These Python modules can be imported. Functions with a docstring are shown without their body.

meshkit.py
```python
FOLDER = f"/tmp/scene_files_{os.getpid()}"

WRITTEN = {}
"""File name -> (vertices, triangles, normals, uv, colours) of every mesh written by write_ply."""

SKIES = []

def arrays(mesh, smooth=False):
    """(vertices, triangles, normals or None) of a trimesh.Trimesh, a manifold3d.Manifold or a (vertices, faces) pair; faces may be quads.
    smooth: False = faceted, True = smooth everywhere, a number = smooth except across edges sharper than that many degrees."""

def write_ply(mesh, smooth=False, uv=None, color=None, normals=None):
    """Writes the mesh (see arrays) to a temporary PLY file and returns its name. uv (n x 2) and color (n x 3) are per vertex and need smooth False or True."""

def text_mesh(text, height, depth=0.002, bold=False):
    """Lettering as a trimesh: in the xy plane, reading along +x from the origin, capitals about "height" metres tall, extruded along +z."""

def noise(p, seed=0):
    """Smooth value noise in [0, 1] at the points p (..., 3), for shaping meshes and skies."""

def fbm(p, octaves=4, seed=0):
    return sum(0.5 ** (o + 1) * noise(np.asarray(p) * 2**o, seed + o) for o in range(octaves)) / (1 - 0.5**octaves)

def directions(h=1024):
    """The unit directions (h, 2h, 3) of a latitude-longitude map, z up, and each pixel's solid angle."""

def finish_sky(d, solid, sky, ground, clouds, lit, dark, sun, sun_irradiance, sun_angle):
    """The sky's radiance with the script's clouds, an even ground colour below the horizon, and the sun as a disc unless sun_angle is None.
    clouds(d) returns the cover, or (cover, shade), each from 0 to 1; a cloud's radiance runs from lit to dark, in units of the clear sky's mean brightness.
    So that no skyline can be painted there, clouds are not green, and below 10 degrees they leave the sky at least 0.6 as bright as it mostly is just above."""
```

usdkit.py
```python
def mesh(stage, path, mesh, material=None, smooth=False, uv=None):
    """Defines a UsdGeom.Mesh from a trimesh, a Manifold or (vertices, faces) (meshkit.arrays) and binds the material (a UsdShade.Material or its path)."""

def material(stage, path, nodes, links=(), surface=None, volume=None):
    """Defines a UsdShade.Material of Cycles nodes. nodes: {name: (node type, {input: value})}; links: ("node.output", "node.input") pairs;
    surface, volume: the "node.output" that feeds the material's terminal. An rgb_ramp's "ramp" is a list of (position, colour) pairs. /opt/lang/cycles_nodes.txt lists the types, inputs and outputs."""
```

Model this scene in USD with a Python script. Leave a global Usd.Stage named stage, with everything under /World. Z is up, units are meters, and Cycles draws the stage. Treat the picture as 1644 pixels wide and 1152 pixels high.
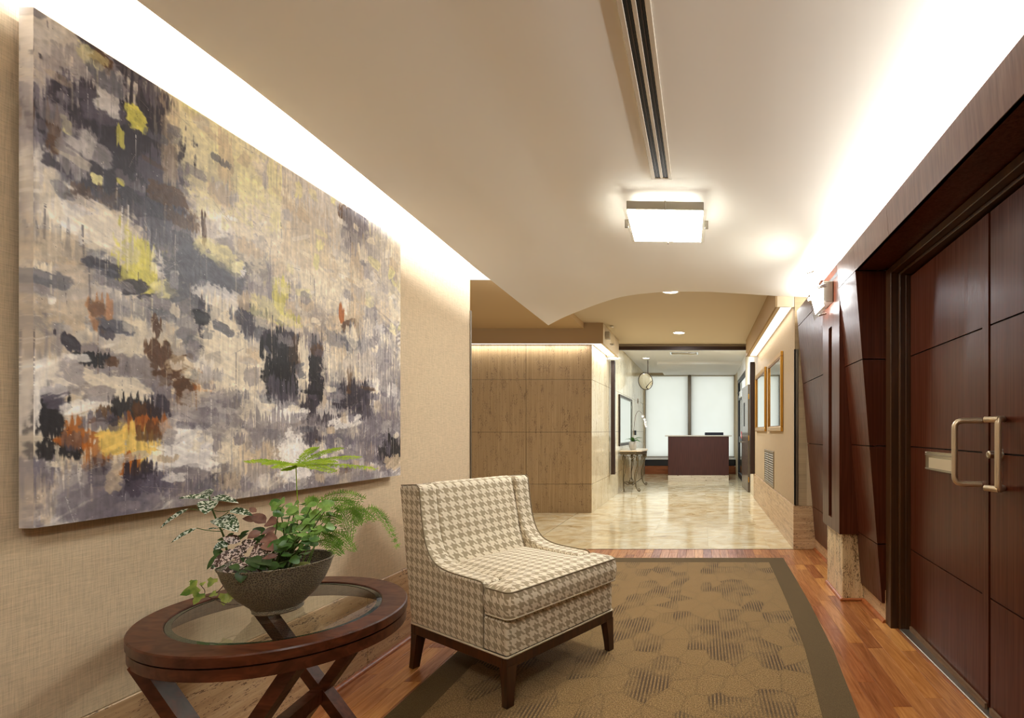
import math, random
import numpy as np, trimesh, shapely, usdkit, meshkit
from shapely.geometry import Polygon
from pxr import Usd, UsdGeom, UsdLux, UsdShade, Sdf, Gf, Vt

stage = Usd.Stage.CreateInMemory()
UsdGeom.SetStageUpAxis(stage, 'Z'); UsdGeom.SetStageMetersPerUnit(stage, 1.0)
UsdGeom.Xform.Define(stage, '/World')
R = random.Random(7)
PI = math.pi

# ------------------------------------------------------------------ camera, sky, lights
F, CU, CV, EYE = 780.0, 1127.0, 692.0, 1.18          # focal length and principal point (px of a 1644 x 1152 frame), eye height
cam = UsdGeom.Camera.Define(stage, '/World/camera')
cam.AddTranslateOp().Set((0, 0, EYE)); cam.AddRotateXOp().Set(90)
cam.CreateHorizontalApertureAttr(36.0); cam.CreateVerticalApertureAttr(36.0 * 1152 / 1644)
cam.CreateFocalLengthAttr(36.0 * F / 1644)
cam.CreateHorizontalApertureOffsetAttr(36.0 * (822 - CU) / 1644)
cam.CreateVerticalApertureOffsetAttr(36.0 * (CV - 576) / 1644)
cam.CreateClippingRangeAttr((0.05, 100.0))
cam.CreateExposureAttr(1.85)

dome = UsdLux.DomeLight.Define(stage, '/World/lights/sky')
dome.CreateColorAttr((0.97, 0.99, 0.97)); dome.CreateIntensityAttr(0.140)

def rect_light(name, c, d, w, h, power, col=(1.0, 0.93, 0.82), up=(0, 1, 0)):
    """a lamp tube or panel at c facing d, w along up x d, h along up"""
    d = np.array(d, float); d /= np.linalg.norm(d); z = -d
    y = np.array(up, float); y -= z * (y @ z); y /= np.linalg.norm(y); x = np.cross(y, z)
    l = UsdLux.RectLight.Define(stage, '/World/lights/' + name)
    l.CreateWidthAttr(w); l.CreateHeightAttr(h); l.CreateColorAttr(col); l.CreateIntensityAttr(power)
    m = np.eye(4); m[0, :3], m[1, :3], m[2, :3], m[3, :3] = x, y, z, c
    l.AddTransformOp().Set(Gf.Matrix4d(*m.ravel().tolist()))
    return l

WARM = (0.98, 0.99, 0.97)
WHITE = (0.965, 1.0, 1.05)
rect_light('cove_left', (-1.46, 0.75, 2.50), (-1, 0, -0.05), 0.05, 7.4, 28, WHITE)
rect_light('cove_right', (1.17, 0.35, 2.315), (-0.6, 0, 1), 0.06, 5.8, 14.5, WHITE)
rect_light('cove_right_far', (1.13, 4.32, 2.345), (-0.55, 0, 1), 0.06, 0.8, 14, WHITE)
rect_light('valance_alcove', (-3.0, 6.97, 2.425), (0, 0, -1), 2.7, 0.05, 7, WARM, (0, 1, 0))
rect_light('valance_left', (-1.50, 7.55, 2.425), (0, 0, -1), 0.07, 1.05, 9, WARM)
rect_light('valance_right', (0.862, 6.45, 2.433), (0, 0, -1), 0.07, 3.0, 1.9, WARM)
rect_light('lamp_glow', (-0.22, 3.05, 2.528), (0, 0, 1), 0.36, 0.36, 1.3, WARM)
rect_light('unseen_lamp_glow', (-0.22, -0.35, 2.528), (0, 0, 1), 0.36, 0.36, 1.3, WARM)  # upward glow of the unseen lamp behind the viewpoint
for i, (lx, ly, lz, lp) in enumerate(((-0.345, 5.27, 2.69, 85), (-0.355, 7.5, 2.69, 135), (-1.24, 10.75, 2.79, 8), (0.3, 9.3, 2.79, 200), (-0.6, 9.3, 2.79, 165), (0.0, 10.9, 2.79, 12))):
    rect_light(f'downlight_{i}', (lx, ly, lz), (0, 0, -1), 0.14, 0.14, lp, WHITE if i < 2 else (0.86, 1.0, 1.18))  # last three are unseen lamps brightening the lobby, tinted like daylight

# ------------------------------------------------------------------ helpers
COUNT = {}
def fresh(parent, name):
    k = (str(parent), name); n = COUNT.get(k, 0); COUNT[k] = n + 1
    return f'{parent}/{name}' + (f'_{n:03d}' if n else '')

def keys(p, **kw):
    for k, v in kw.items():
        if v: p.SetCustomDataByKey(k, v)
    return p

def thing(name, label, cat, loc=(0, 0, 0), rotz=0, group=None):
    x = UsdGeom.Xform.Define(stage, fresh('/World', name))
    x.AddTranslateOp().Set(tuple(map(float, loc))); x.AddRotateZOp().Set(float(rotz))
    return keys(x.GetPrim(), label=label, category=cat, group=group)

def setting(name, label=None):
    x = UsdGeom.Xform.Define(stage, fresh('/World', name))
    return keys(x.GetPrim(), kind='structure', label=label, category=name.split('_')[0])

def put(name, mesh, m, parent='/World', smooth=30, label=None, kind=None):
    path = parent if isinstance(parent, str) else str(parent.GetPath())
    g = usdkit.mesh(stage, fresh(path, name), mesh, MAT[m], smooth)
    return keys(g.GetPrim(), label=label, kind=kind)

def single(name, mesh, m, label, cat, group=None, smooth=30):
    return keys(put(name, mesh, m, '/World', smooth), label=label, category=cat, group=group)

def struct(name, mesh, m, label=None, smooth=30):
    return keys(put(name, mesh, m, '/World', smooth), kind='structure', label=label, category=name.split('_')[0])

def put_uv(name, mesh, m, parent, smooth=50, offset=(0, 0), label=None):
    """mesh with box-projected st in metres, faces of each projection split apart but smoothly shaded"""
    v, f, n = meshkit.arrays(mesh, smooth)
    fn = np.cross(v[f[:, 1]] - v[f[:, 0]], v[f[:, 2]] - v[f[:, 0]])
    ax = np.argmax(np.abs(fn) * [1, 1, 0.9], axis=1)
    V, N, U, FF, o = [], [], [], [], 0
    for a, (i, j) in enumerate(((1, 2), (0, 2), (0, 1))):
        g = f[ax == a]
        if not len(g): continue
        ids, inv = np.unique(g, return_inverse=True)
        V.append(v[ids]); N.append(n[ids]); U.append(v[ids][:, [i, j]] * ((-1, 1) if a == 0 else (1, 1)) + offset); FF.append(inv.reshape(-1, 3) + o); o += len(ids)
    V, N, U, FF = np.vstack(V), np.vstack(N), np.vstack(U), np.vstack(FF)
    g = usdkit.mesh(stage, fresh(str(parent.GetPath()), name), trimesh.Trimesh(V, FF, process=False), MAT[m], False, uv=U)
    g.CreateNormalsAttr(Vt.Vec3fArray.FromNumpy(N.astype(np.float32))); g.SetNormalsInterpolation('vertex')
    return keys(g.GetPrim(), label=label)

def cat(*a):
    l = []
    for x in a: l += x if isinstance(x, list) else [x]
    return trimesh.util.concatenate(l)

def bx(x0, x1, y0, y1, z0, z1, b=0.0):
    lo, hi = np.array([x0, y0, z0], float), np.array([x1, y1, z1], float)
    if b <= 0:
        return trimesh.creation.box(bounds=[lo, hi])
    b = min(b, 0.45 * (hi - lo).min()); p = []
    for s in np.ndindex(2, 2, 2):
        c = np.where(s, hi, lo); q = np.where(s, -b, b)
        for k in range(3):
            e = q.copy(); e[k] = 0; p.append(c + e)
    return trimesh.convex.convex_hull(np.array(p))

def prism(pts, lo, hi, axis='z'):
    p = pts if isinstance(pts, Polygon) else Polygon(pts)
    m = trimesh.creation.extrude_polygon(p, hi - lo, engine='earcut')
    v = m.vertices.copy(); v[:, 2] += lo
    if axis == 'x': v = v[:, [2, 0, 1]]
    if axis == 'y': v = v[:, [0, 2, 1]]
    m = trimesh.Trimesh(v, m.faces, process=False)
    if axis == 'y': m.invert()
    return m

def slab(face, d):
    """solid from a convex face polygon (3-D points) pushed along d"""
    f = np.array(face, float); return trimesh.convex.convex_hull(np.vstack([f, f + np.array(d, float)]))

def tube(path, r, n=8, closed=False):
    p = np.array(path, float); k = len(p); r = np.broadcast_to(np.array(r, float), (k,))
    t = np.roll(p, -1, 0) - np.roll(p, 1, 0) if closed else np.gradient(p, axis=0)
    t /= np.maximum(np.linalg.norm(t, axis=1, keepdims=True), 1e-9)
    u = np.cross(t[0], [0, 0, 1.0]); u = u if np.linalg.norm(u) > 1e-3 else np.cross(t[0], [1.0, 0, 0])
    rings = []
    for i in range(k):
        u = u - t[i] * (u @ t[i]); u /= np.linalg.norm(u); w = np.cross(t[i], u)
        a = np.arange(n) * 2 * PI / n
        rings.append(p[i] + r[i] * (np.cos(a)[:, None] * u + np.sin(a)[:, None] * w))
    v = np.vstack(rings); f = []
    for i in range(k if closed else k - 1):
        j = (i + 1) % k
        for a in range(n):
            b = (a + 1) % n
            f += [[i * n + a, i * n + b, j * n + b], [i * n + a, j * n + b, j * n + a]]
    if not closed:
        v = np.vstack([v, p[0], p[-1]])
        for a in range(n):
            b = (a + 1) % n
            f += [[k * n, b, a], [k * n + 1, (k - 1) * n + a, (k - 1) * n + b]]
    m = trimesh.Trimesh(v, f, process=False)
    if m.volume < 0: m.invert()
    return m

def bez(*p, n=10):
    p = [np.array(q, float) for q in p]; t = np.linspace(0, 1, n)[:, None]
    if len(p) == 2: return p[0] * (1 - t) + p[1] * t
    if len(p) == 3: return p[0] * (1 - t) ** 2 + 2 * p[1] * t * (1 - t) + p[2] * t * t
    return p[0] * (1 - t) ** 3 + 3 * p[1] * t * (1 - t) ** 2 + 3 * p[2] * t * t * (1 - t) + p[3] * t ** 3

def smooth_path(p, n=6):
    """Catmull-Rom through the points"""
    p = np.array(p, float); q = np.vstack([2 * p[0] - p[1], p, 2 * p[-1] - p[-2]]); out = []
    for i in range(len(p) - 1):
        a, b, c, d = q[i:i + 4]
        for s in np.linspace(0, 1, n, endpoint=False):
            out.append(0.5 * (2 * b + (c - a) * s + (2 * a - 5 * b + 4 * c - d) * s * s + (3 * b - a - 3 * c + d) * s ** 3))
    return np.array(out + [p[-1]])

def lathe(prof, n=40):
    prof = np.array(prof, float); k = len(prof); a = np.arange(n) * 2 * PI / n
    v = np.stack([prof[:, None, 0] * np.cos(a), prof[:, None, 0] * np.sin(a), np.broadcast_to(prof[:, None, 1], (k, n))], -1).reshape(-1, 3)
    f = []
    for i in range(k - 1):
        for j in range(n):
            b = (j + 1) % n
            f += [[i * n + j, i * n + b, (i + 1) * n + b], [i * n + j, (i + 1) * n + b, (i + 1) * n + j]]
    return trimesh.Trimesh(v, f, process=True)

def place(m, loc=(0, 0, 0), rot=None, ang=0):
    m = m.copy()
    if rot is not None: m.apply_transform(trimesh.transformations.rotation_matrix(ang, rot))
    m.apply_translation(loc); return m

def at(u, v, Y):
    return np.array([(u - CU) * Y / F, Y, EYE - (v - CV) * Y / F])

# ------------------------------------------------------------------ materials
def lin(c):
    c = np.array(c, float) / 255
    return tuple(np.where(c < 0.04045, c / 12.92, ((c + 0.055) / 1.055) ** 2.4))

MAT = {}
def mat(name, nodes, links, surface='p.BSDF'):
    MAT[name] = usdkit.material(stage, '/World/Looks/' + name, nodes, links, surface); return MAT[name]

def plain(name, c, rough=0.5, metal=0.0, spec=0.5, **kw):
    mat(name, {'p': ('principled_bsdf', dict(base_color=lin(c), roughness=rough, metallic=metal, specular_ior_level=spec, **kw))}, [])

def grained(name, ramp, scale, rough=0.4, bump=0.05, detail=5, distortion=0.0, spec=0.5, rr=0.0, coat=0.0, dist=0.01):
    """colour ramp over stretched noise in object space"""
    mat(name, {'t': ('texture_coordinate', {}), 'm': ('mapping', dict(scale=scale)), 'n': ('noise_texture', dict(scale=1.0, detail=detail, roughness=0.6, distortion=distortion)),
               'r': ('rgb_ramp', dict(ramp=[(a, lin(c)) for a, c in ramp])), 'b': ('bump', dict(strength=bump, distance=dist)),
               'mr': ('map_range', dict(from_min=0.3, from_max=0.7, to_min=rough, to_max=rough + rr)),
               'p': ('principled_bsdf', dict(specular_ior_level=spec, coat_weight=coat, coat_roughness=0.08))},
        [('t.object', 'm.vector'), ('m.vector', 'n.vector'), ('n.fac', 'r.fac'), ('r.color', 'p.base_color'), ('n.fac', 'b.height'), ('b.normal', 'p.normal'), ('n.fac', 'mr.value'), ('mr.result', 'p.roughness')])

# dark red-brown veneer with vertical grain, semi-gloss lacquer
grained('veneer', [(0.25, (62, 27, 13)), (0.5, (74, 34, 18)), (0.75, (86, 42, 23))], (70, 70, 1.6), 0.27, 0.02, 4, 0.6, 0.26, 0.06)
grained('veneer_cove_lit', [(0.25, (94, 66, 56)), (0.5, (113, 83, 73)), (0.75, (127, 97, 85))], (60, 60, 1.6), 0.34, 0.02, 4, 0.6)  # lighter veneer copy, cove light reflected on the fascia put into its colour
plain('veneer_gap', (20, 11, 8), 0.7)
grained('frame_wood', [(0.25, (48, 27, 10)), (0.5, (62, 36, 14)), (0.75, (76, 46, 18))], (60, 60, 2), 0.36, 0.02, 4, 0.6)
grained('table_wood', [(0.25, (46, 20, 9)), (0.5, (70, 32, 15)), (0.78, (98, 48, 23))], (9, 22, 22), 0.28, 0.03, 5, 1.2, 0.32, 0.1)
grained('chair_wood', [(0.25, (38, 19, 10)), (0.5, (58, 30, 14)), (0.78, (78, 44, 22))], (30, 30, 4), 0.3, 0.03, 5, 0.8)
grained('desk_wood', [(0.25, (56, 26, 21)), (0.5, (68, 32, 26)), (0.75, (78, 39, 32))], (40, 40, 3), 0.35, 0.02)
grained('cherry', [(0.25, (120, 62, 26)), (0.5, (156, 86, 40)), (0.75, (178, 104, 54))], (3, 20, 30), 0.4, 0.02)
PL = [((129, 73, 34), (159, 97, 49), (185, 122, 66)), ((149, 88, 41), (177, 115, 58), (201, 140, 80)), ((110, 61, 27), (142, 82, 41), (169, 105, 54)),
      ((165, 103, 51), (193, 132, 69), (213, 154, 89)), ((122, 66, 32), (152, 88, 45), (181, 115, 62)), ((141, 85, 43), (169, 109, 58), (196, 136, 77))]
for i, (a, b, c) in enumerate(PL):
    grained(f'plank_{i}', [(0.25, a), (0.5, b), (0.75, c)], (26 + 3 * i, 2.6, 20), 0.26, 0.02, 5, 1.6, 0.5, 0.08)
plain('underlay', (58, 30, 16), 0.8)

def travertine(name, scale, pits, base, rough, pit_dark=(92, 66, 40), cut=0.60, bump=0.35):
    a, b, c = base
    mat(name, {'t': ('texture_coordinate', {}), 'm': ('mapping', dict(scale=scale)), 'n': ('noise_texture', dict(scale=1.0, detail=6, roughness=0.62, distortion=0.4)),
               'r': ('rgb_ramp', dict(ramp=[(0.28, lin(a)), (0.5, lin(b)), (0.72, lin(c))])),
               'm2': ('mapping', dict(scale=pits)), 'n2': ('noise_texture', dict(scale=1.0, detail=3, roughness=0.7, distortion=0.6)),
               'm3': ('mapping', dict(scale=tuple(s * 0.13 for s in pits))), 'n3': ('noise_texture', dict(scale=1.0, detail=1)),
               'add': ('math', dict(math_type='multiply_add', value2=0.45)),
               'k': ('map_range', dict(from_min=cut + 0.22, from_max=cut + 0.26, clamp=True)),
               'x': ('mix', dict(color2=lin(pit_dark))), 'inv': ('math', dict(math_type='subtract', value1=1.0)), 'b': ('bump', dict(strength=bump, distance=0.004)),
               'p': ('principled_bsdf', dict(roughness=rough))},
        [('t.object', 'm.vector'), ('m.vector', 'n.vector'), ('n.fac', 'r.fac'), ('t.object', 'm2.vector'), ('m2.vector', 'n2.vector'), ('t.object', 'm3.vector'), ('m3.vector', 'n3.vector'),
         ('n3.fac', 'add.value1'), ('n2.fac', 'add.value3'), ('add.value', 'k.value'), ('k.result', 'x.fac'), ('r.color', 'x.color1'), ('x.color', 'p.base_color'), ('k.result', 'inv.value2'), ('inv.value', 'b.height'), ('b.normal', 'p.normal')])

travertine('travertine_wall', (70, 70, 1.2), (170, 170, 46), ((144, 118, 82), (160, 132, 94), (178, 150, 110)), 0.42, (108, 82, 52), 0.61)
travertine('travertine_polished', (30, 30, 0.8), (90, 90, 22), ((206, 188, 150), (222, 206, 170), (232, 220, 190)), 0.10, (180, 156, 116), 0.62, 0.1)
travertine('travertine_base', (2.0, 2.0, 40), (46, 46, 210), ((168, 134, 96), (194, 160, 120), (212, 182, 144)), 0.30, (112, 84, 58), 0.60)
travertine('travertine_pier', (44, 44, 2.0), (190, 190, 60), ((190, 158, 112), (214, 186, 140), (228, 206, 164)), 0.34, (110, 84, 54), 0.56)
travertine('desk_base', (2, 2, 16), (9, 9, 40), ((190, 170, 140), (208, 190, 160), (220, 206, 180)), 0.3)

def marble(name, off):
    mat(name, {'t': ('texture_coordinate', {}), 'm': ('mapping', dict(scale=(1.5, 2.2, 1), location=off)), 'n': ('noise_texture', dict(scale=1.6, detail=7, roughness=0.62, distortion=1.4)),
               'r': ('rgb_ramp', dict(ramp=[(0.26, lin((150, 116, 66))), (0.36, lin((196, 168, 118))), (0.5, lin((212, 192, 150))), (0.7, lin((226, 212, 180)))])),
               'v': ('voronoi_texture', dict(scale=5.0, randomness=1.0)), 'd': ('voronoi_texture', dict(feature='distance_to_edge', scale=5.0)),
               'w': ('mix', dict(mix_type='linear_light', fac=0.25)),
               's': ('rgb_to_bw', {}), 'r2': ('map_range', dict(from_min=0, from_max=1, to_min=0.88, to_max=1.06)), 'mm': ('mix', dict(mix_type='multiply', fac=1.0)),
               'e': ('map_range', dict(from_min=0.0, from_max=0.03, to_min=0.86, to_max=1.0, clamp=True)), 'm3': ('mix', dict(mix_type='multiply', fac=1.0)),
               'p': ('principled_bsdf', dict(roughness=0.11, specular_ior_level=0.55))},
        [('t.object', 'm.vector'), ('m.vector', 'n.vector'), ('n.fac', 'r.fac'), ('m.vector', 'w.color1'), ('n.color', 'w.color2'), ('w.color', 'v.vector'), ('w.color', 'd.vector'), ('v.color', 's.color'), ('s.val', 'r2.value'),
         ('r.color', 'mm.color1'), ('r2.result', 'mm.color2'), ('d.distance', 'e.value'), ('mm.color', 'm3.color1'), ('e.result', 'm3.color2'), ('m3.color', 'p.base_color')])
for i in range(4): marble(f'marble_{i}', (3.1 * i, 1.7 * i, 0))

def linen(name, base, axis):
    """woven wall covering: fine crossed threads; axis = the wall's horizontal direction"""
    fine = {'y': ((1, 26, 420), (1, 420, 18)), 'x': ((26, 1, 420), (420, 1, 18))}[axis]
    mat(name, {'t': ('texture_coordinate', {}), 'm1': ('mapping', dict(scale=fine[0])), 'm2': ('mapping', dict(scale=fine[1])),
               'n1': ('noise_texture', dict(scale=1.0, detail=2, roughness=0.6)), 'n2': ('noise_texture', dict(scale=1.0, detail=2, roughness=0.6)),
               'a': ('math', dict(math_type='add')), 'c': ('rgb_ramp', dict(ramp=[(0.33, lin([x * 0.9 for x in base])), (0.5, lin(base)), (0.66, lin([min(255, x * 1.07) for x in base]))])),
               'h': ('math', dict(math_type='multiply', value2=0.5)), 'b': ('bump', dict(strength=0.4, distance=0.0015)), 'p': ('principled_bsdf', dict(roughness=0.75, specular_ior_level=0.25))},
        [('t.object', 'm1.vector'), ('t.object', 'm2.vector'), ('m1.vector', 'n1.vector'), ('m2.vector', 'n2.vector'), ('n1.fac', 'a.value1'), ('n2.fac', 'a.value2'), ('a.value', 'h.value1'), ('h.value', 'c.fac'),
         ('c.color', 'p.base_color'), ('h.value', 'b.height'), ('b.normal', 'p.normal')])
linen('linen_y', (206, 184, 152), 'y'); linen('linen_x', (196, 174, 140), 'x'); linen('linen_dimmed', (174, 150, 116), 'y')  # passage linen is a darker copy, dimming the overlit wall in its colour

def paint(name, c, rough=0.8, bump=0.06):
    mat(name, {'t': ('texture_coordinate', {}), 'n': ('noise_texture', dict(scale=240, detail=2)), 'b': ('bump', dict(strength=bump, distance=0.002)), 'p': ('principled_bsdf', dict(base_color=lin(c), roughness=rough, specular_ior_level=0.25))},
        [('t.object', 'n.vector'), ('n.fac', 'b.height'), ('b.normal', 'p.normal')])
paint('ceiling_paint', (235, 228, 214)); paint('ceiling_beige', (204, 188, 160)); paint('alcove_paint', (196, 168, 126)); paint('ceiling_white', (236, 235, 232)); paint('valance_shaded', (162, 134, 96)); paint('valance_light', (206, 188, 156))  # dark valance copy carries the shade of its backlit front
plain('brushed', (168, 160, 146), 0.34, 0.9); plain('steel_trim', (120, 110, 94), 0.4, 0.85); plain('chrome', (225, 225, 225), 0.08, 1.0); plain('champagne', (205, 188, 160), 0.38, 0.85)
plain('satin_nickel', (198, 190, 172), 0.25, 1.0); plain('bronze_dark', (56, 38, 30), 0.4, 0.3); plain('black_metal', (26, 24, 24), 0.45); plain('iron', (112, 100, 78), 0.42, 0.75)
plain('gold', (196, 146, 62), 0.32, 0.85); plain('gold_dark', (150, 104, 40), 0.36, 0.8); plain('mirror', (236, 238, 236), 0.02, 1.0); plain('mirror_frame', (70, 58, 46), 0.4, 0.5); plain('silver_frame', (170, 174, 160), 0.3, 0.8)
plain('diffuser_white', (206, 192, 168), 0.5); plain('slot_black', (14, 12, 11), 0.6); plain('vent_grey', (150, 136, 112), 0.45, 0.5); plain('white_trim', (226, 224, 214), 0.5)
plain('red_plastic', (190, 20, 28), 0.4); plain('black_plastic', (30, 30, 32), 0.4); plain('screen_black', (40, 44, 54), 0.25); plain('pot_grey', (176, 168, 154), 0.35); plain('rubber', (112, 84, 58), 0.8); plain('label_card', (186, 170, 138), 0.5)
plain('marble_top', (214, 196, 166), 0.2); plain('counter_top', (206, 196, 178), 0.3); plain('soil', (48, 34, 24), 0.95); plain('moss', (96, 98, 34), 0.95); plain('stem_green', (74, 94, 38), 0.6); plain('stem_brown', (84, 56, 38), 0.6)
plain('welt_light', (208, 194, 168), 0.8); plain('welt_dark', (128, 112, 86), 0.85)
def glow(name, c, s): mat(name, {'e': ('emission', dict(color=c, strength=s))}, [], 'e.emission')
glow('lamp_glass', (0.975, 1.0, 0.985), 12.0); glow('strip_glow', (1.0, 0.96, 0.88), 1.0); glow('downlight_glow', (1.0, 0.94, 0.84), 5.0)
def pane(name, tint, ior=1.45, rough=0.0, gl=(1, 1, 1)):
    mat(name, {'f0': ('fresnel', dict(IOR=ior)), 'ge': ('geometry', {}), 'fr': ('math', dict(math_type='subtract', value1=1.0)), 'f': ('math', dict(math_type='multiply')), 't': ('transparent_bsdf', dict(color=tint)), 'g': ('glossy_bsdf', dict(color=gl, roughness=rough)), 'm': ('mix_closure', {})},
        [('ge.backfacing', 'fr.value2'), ('f0.fac', 'f.value1'), ('fr.value', 'f.value2'), ('f.value', 'm.fac'), ('t.BSDF', 'm.closure1'), ('g.BSDF', 'm.closure2')], 'm.closure')
pane('window_glass', (0.96, 0.98, 0.97)); pane('table_glass', (0.93, 0.95, 0.92), 1.5); pane('table_glass_edge', (0.35, 0.5, 0.46), 1.5); pane('clear_plate', (0.97, 0.97, 0.95), 1.5)
mat('shade_cloth', {'t': ('texture_coordinate', {}), 'n': ('noise_texture', dict(scale=2.0, detail=4)), 'r': ('rgb_ramp', dict(ramp=[(0.3, (0.91, 0.915, 0.86)), (0.7, (0.94, 0.945, 0.90))])),
                    'd': ('diffuse_bsdf', {}), 'l': ('translucent_bsdf', {}), 'm': ('mix_closure', dict(fac=0.6))},
    [('t.object', 'n.vector'), ('n.fac', 'r.fac'), ('r.color', 'd.color'), ('r.color', 'l.color'), ('d.BSDF', 'm.closure1'), ('l.BSDF', 'm.closure2')], 'm.closure')

# houndstooth upholstery: 4-dark / 4-light warp and weft under a 2/2 twill, woven from st in metres
mat('houndstooth', {'a': ('uvmap', dict(attribute='st')), 's': ('vector_math', dict(math_type='scale', scale=8 / 0.047)), 'x': ('separate_xyz', {}),
                    'sum': ('math', dict(math_type='add')), 'tm': ('math', dict(math_type='floored_modulo', value2=4.0)), 'tw': ('math', dict(math_type='less_than', value2=2.0)),
                    'um': ('math', dict(math_type='floored_modulo', value2=8.0)), 'uu': ('math', dict(math_type='less_than', value2=4.0)),
                    'vm': ('math', dict(math_type='floored_modulo', value2=8.0)), 'vv': ('math', dict(math_type='less_than', value2=4.0)),
                    'k': ('mix_float', {}), 'c': ('mix', dict(color1=lin((226, 214, 190)), color2=lin((168, 152, 124)))),
                    'wv': ('vector_math', dict(math_type='scale', scale=1200.0)), 'n': ('noise_texture', dict(scale=1.0, detail=2)), 'b': ('bump', dict(strength=0.25, distance=0.001)),
                    'p': ('principled_bsdf', dict(roughness=0.8, specular_ior_level=0.2, sheen_weight=0.15))},
    [('a.UV', 's.vector1'), ('s.vector', 'x.vector'), ('x.x', 'sum.value1'), ('x.y', 'sum.value2'), ('sum.value', 'tm.value1'), ('tm.value', 'tw.value1'), ('x.x', 'um.value1'), ('um.value', 'uu.value1'),
     ('x.y', 'vm.value1'), ('vm.value', 'vv.value1'), ('tw.value', 'k.fac'), ('uu.value', 'k.b'), ('vv.value', 'k.a'), ('k.result', 'c.fac'), ('c.color', 'p.base_color'),
     ('a.UV', 'wv.vector1'), ('wv.vector', 'n.vector'), ('n.fac', 'b.height'), ('b.normal', 'p.normal')])

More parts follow.
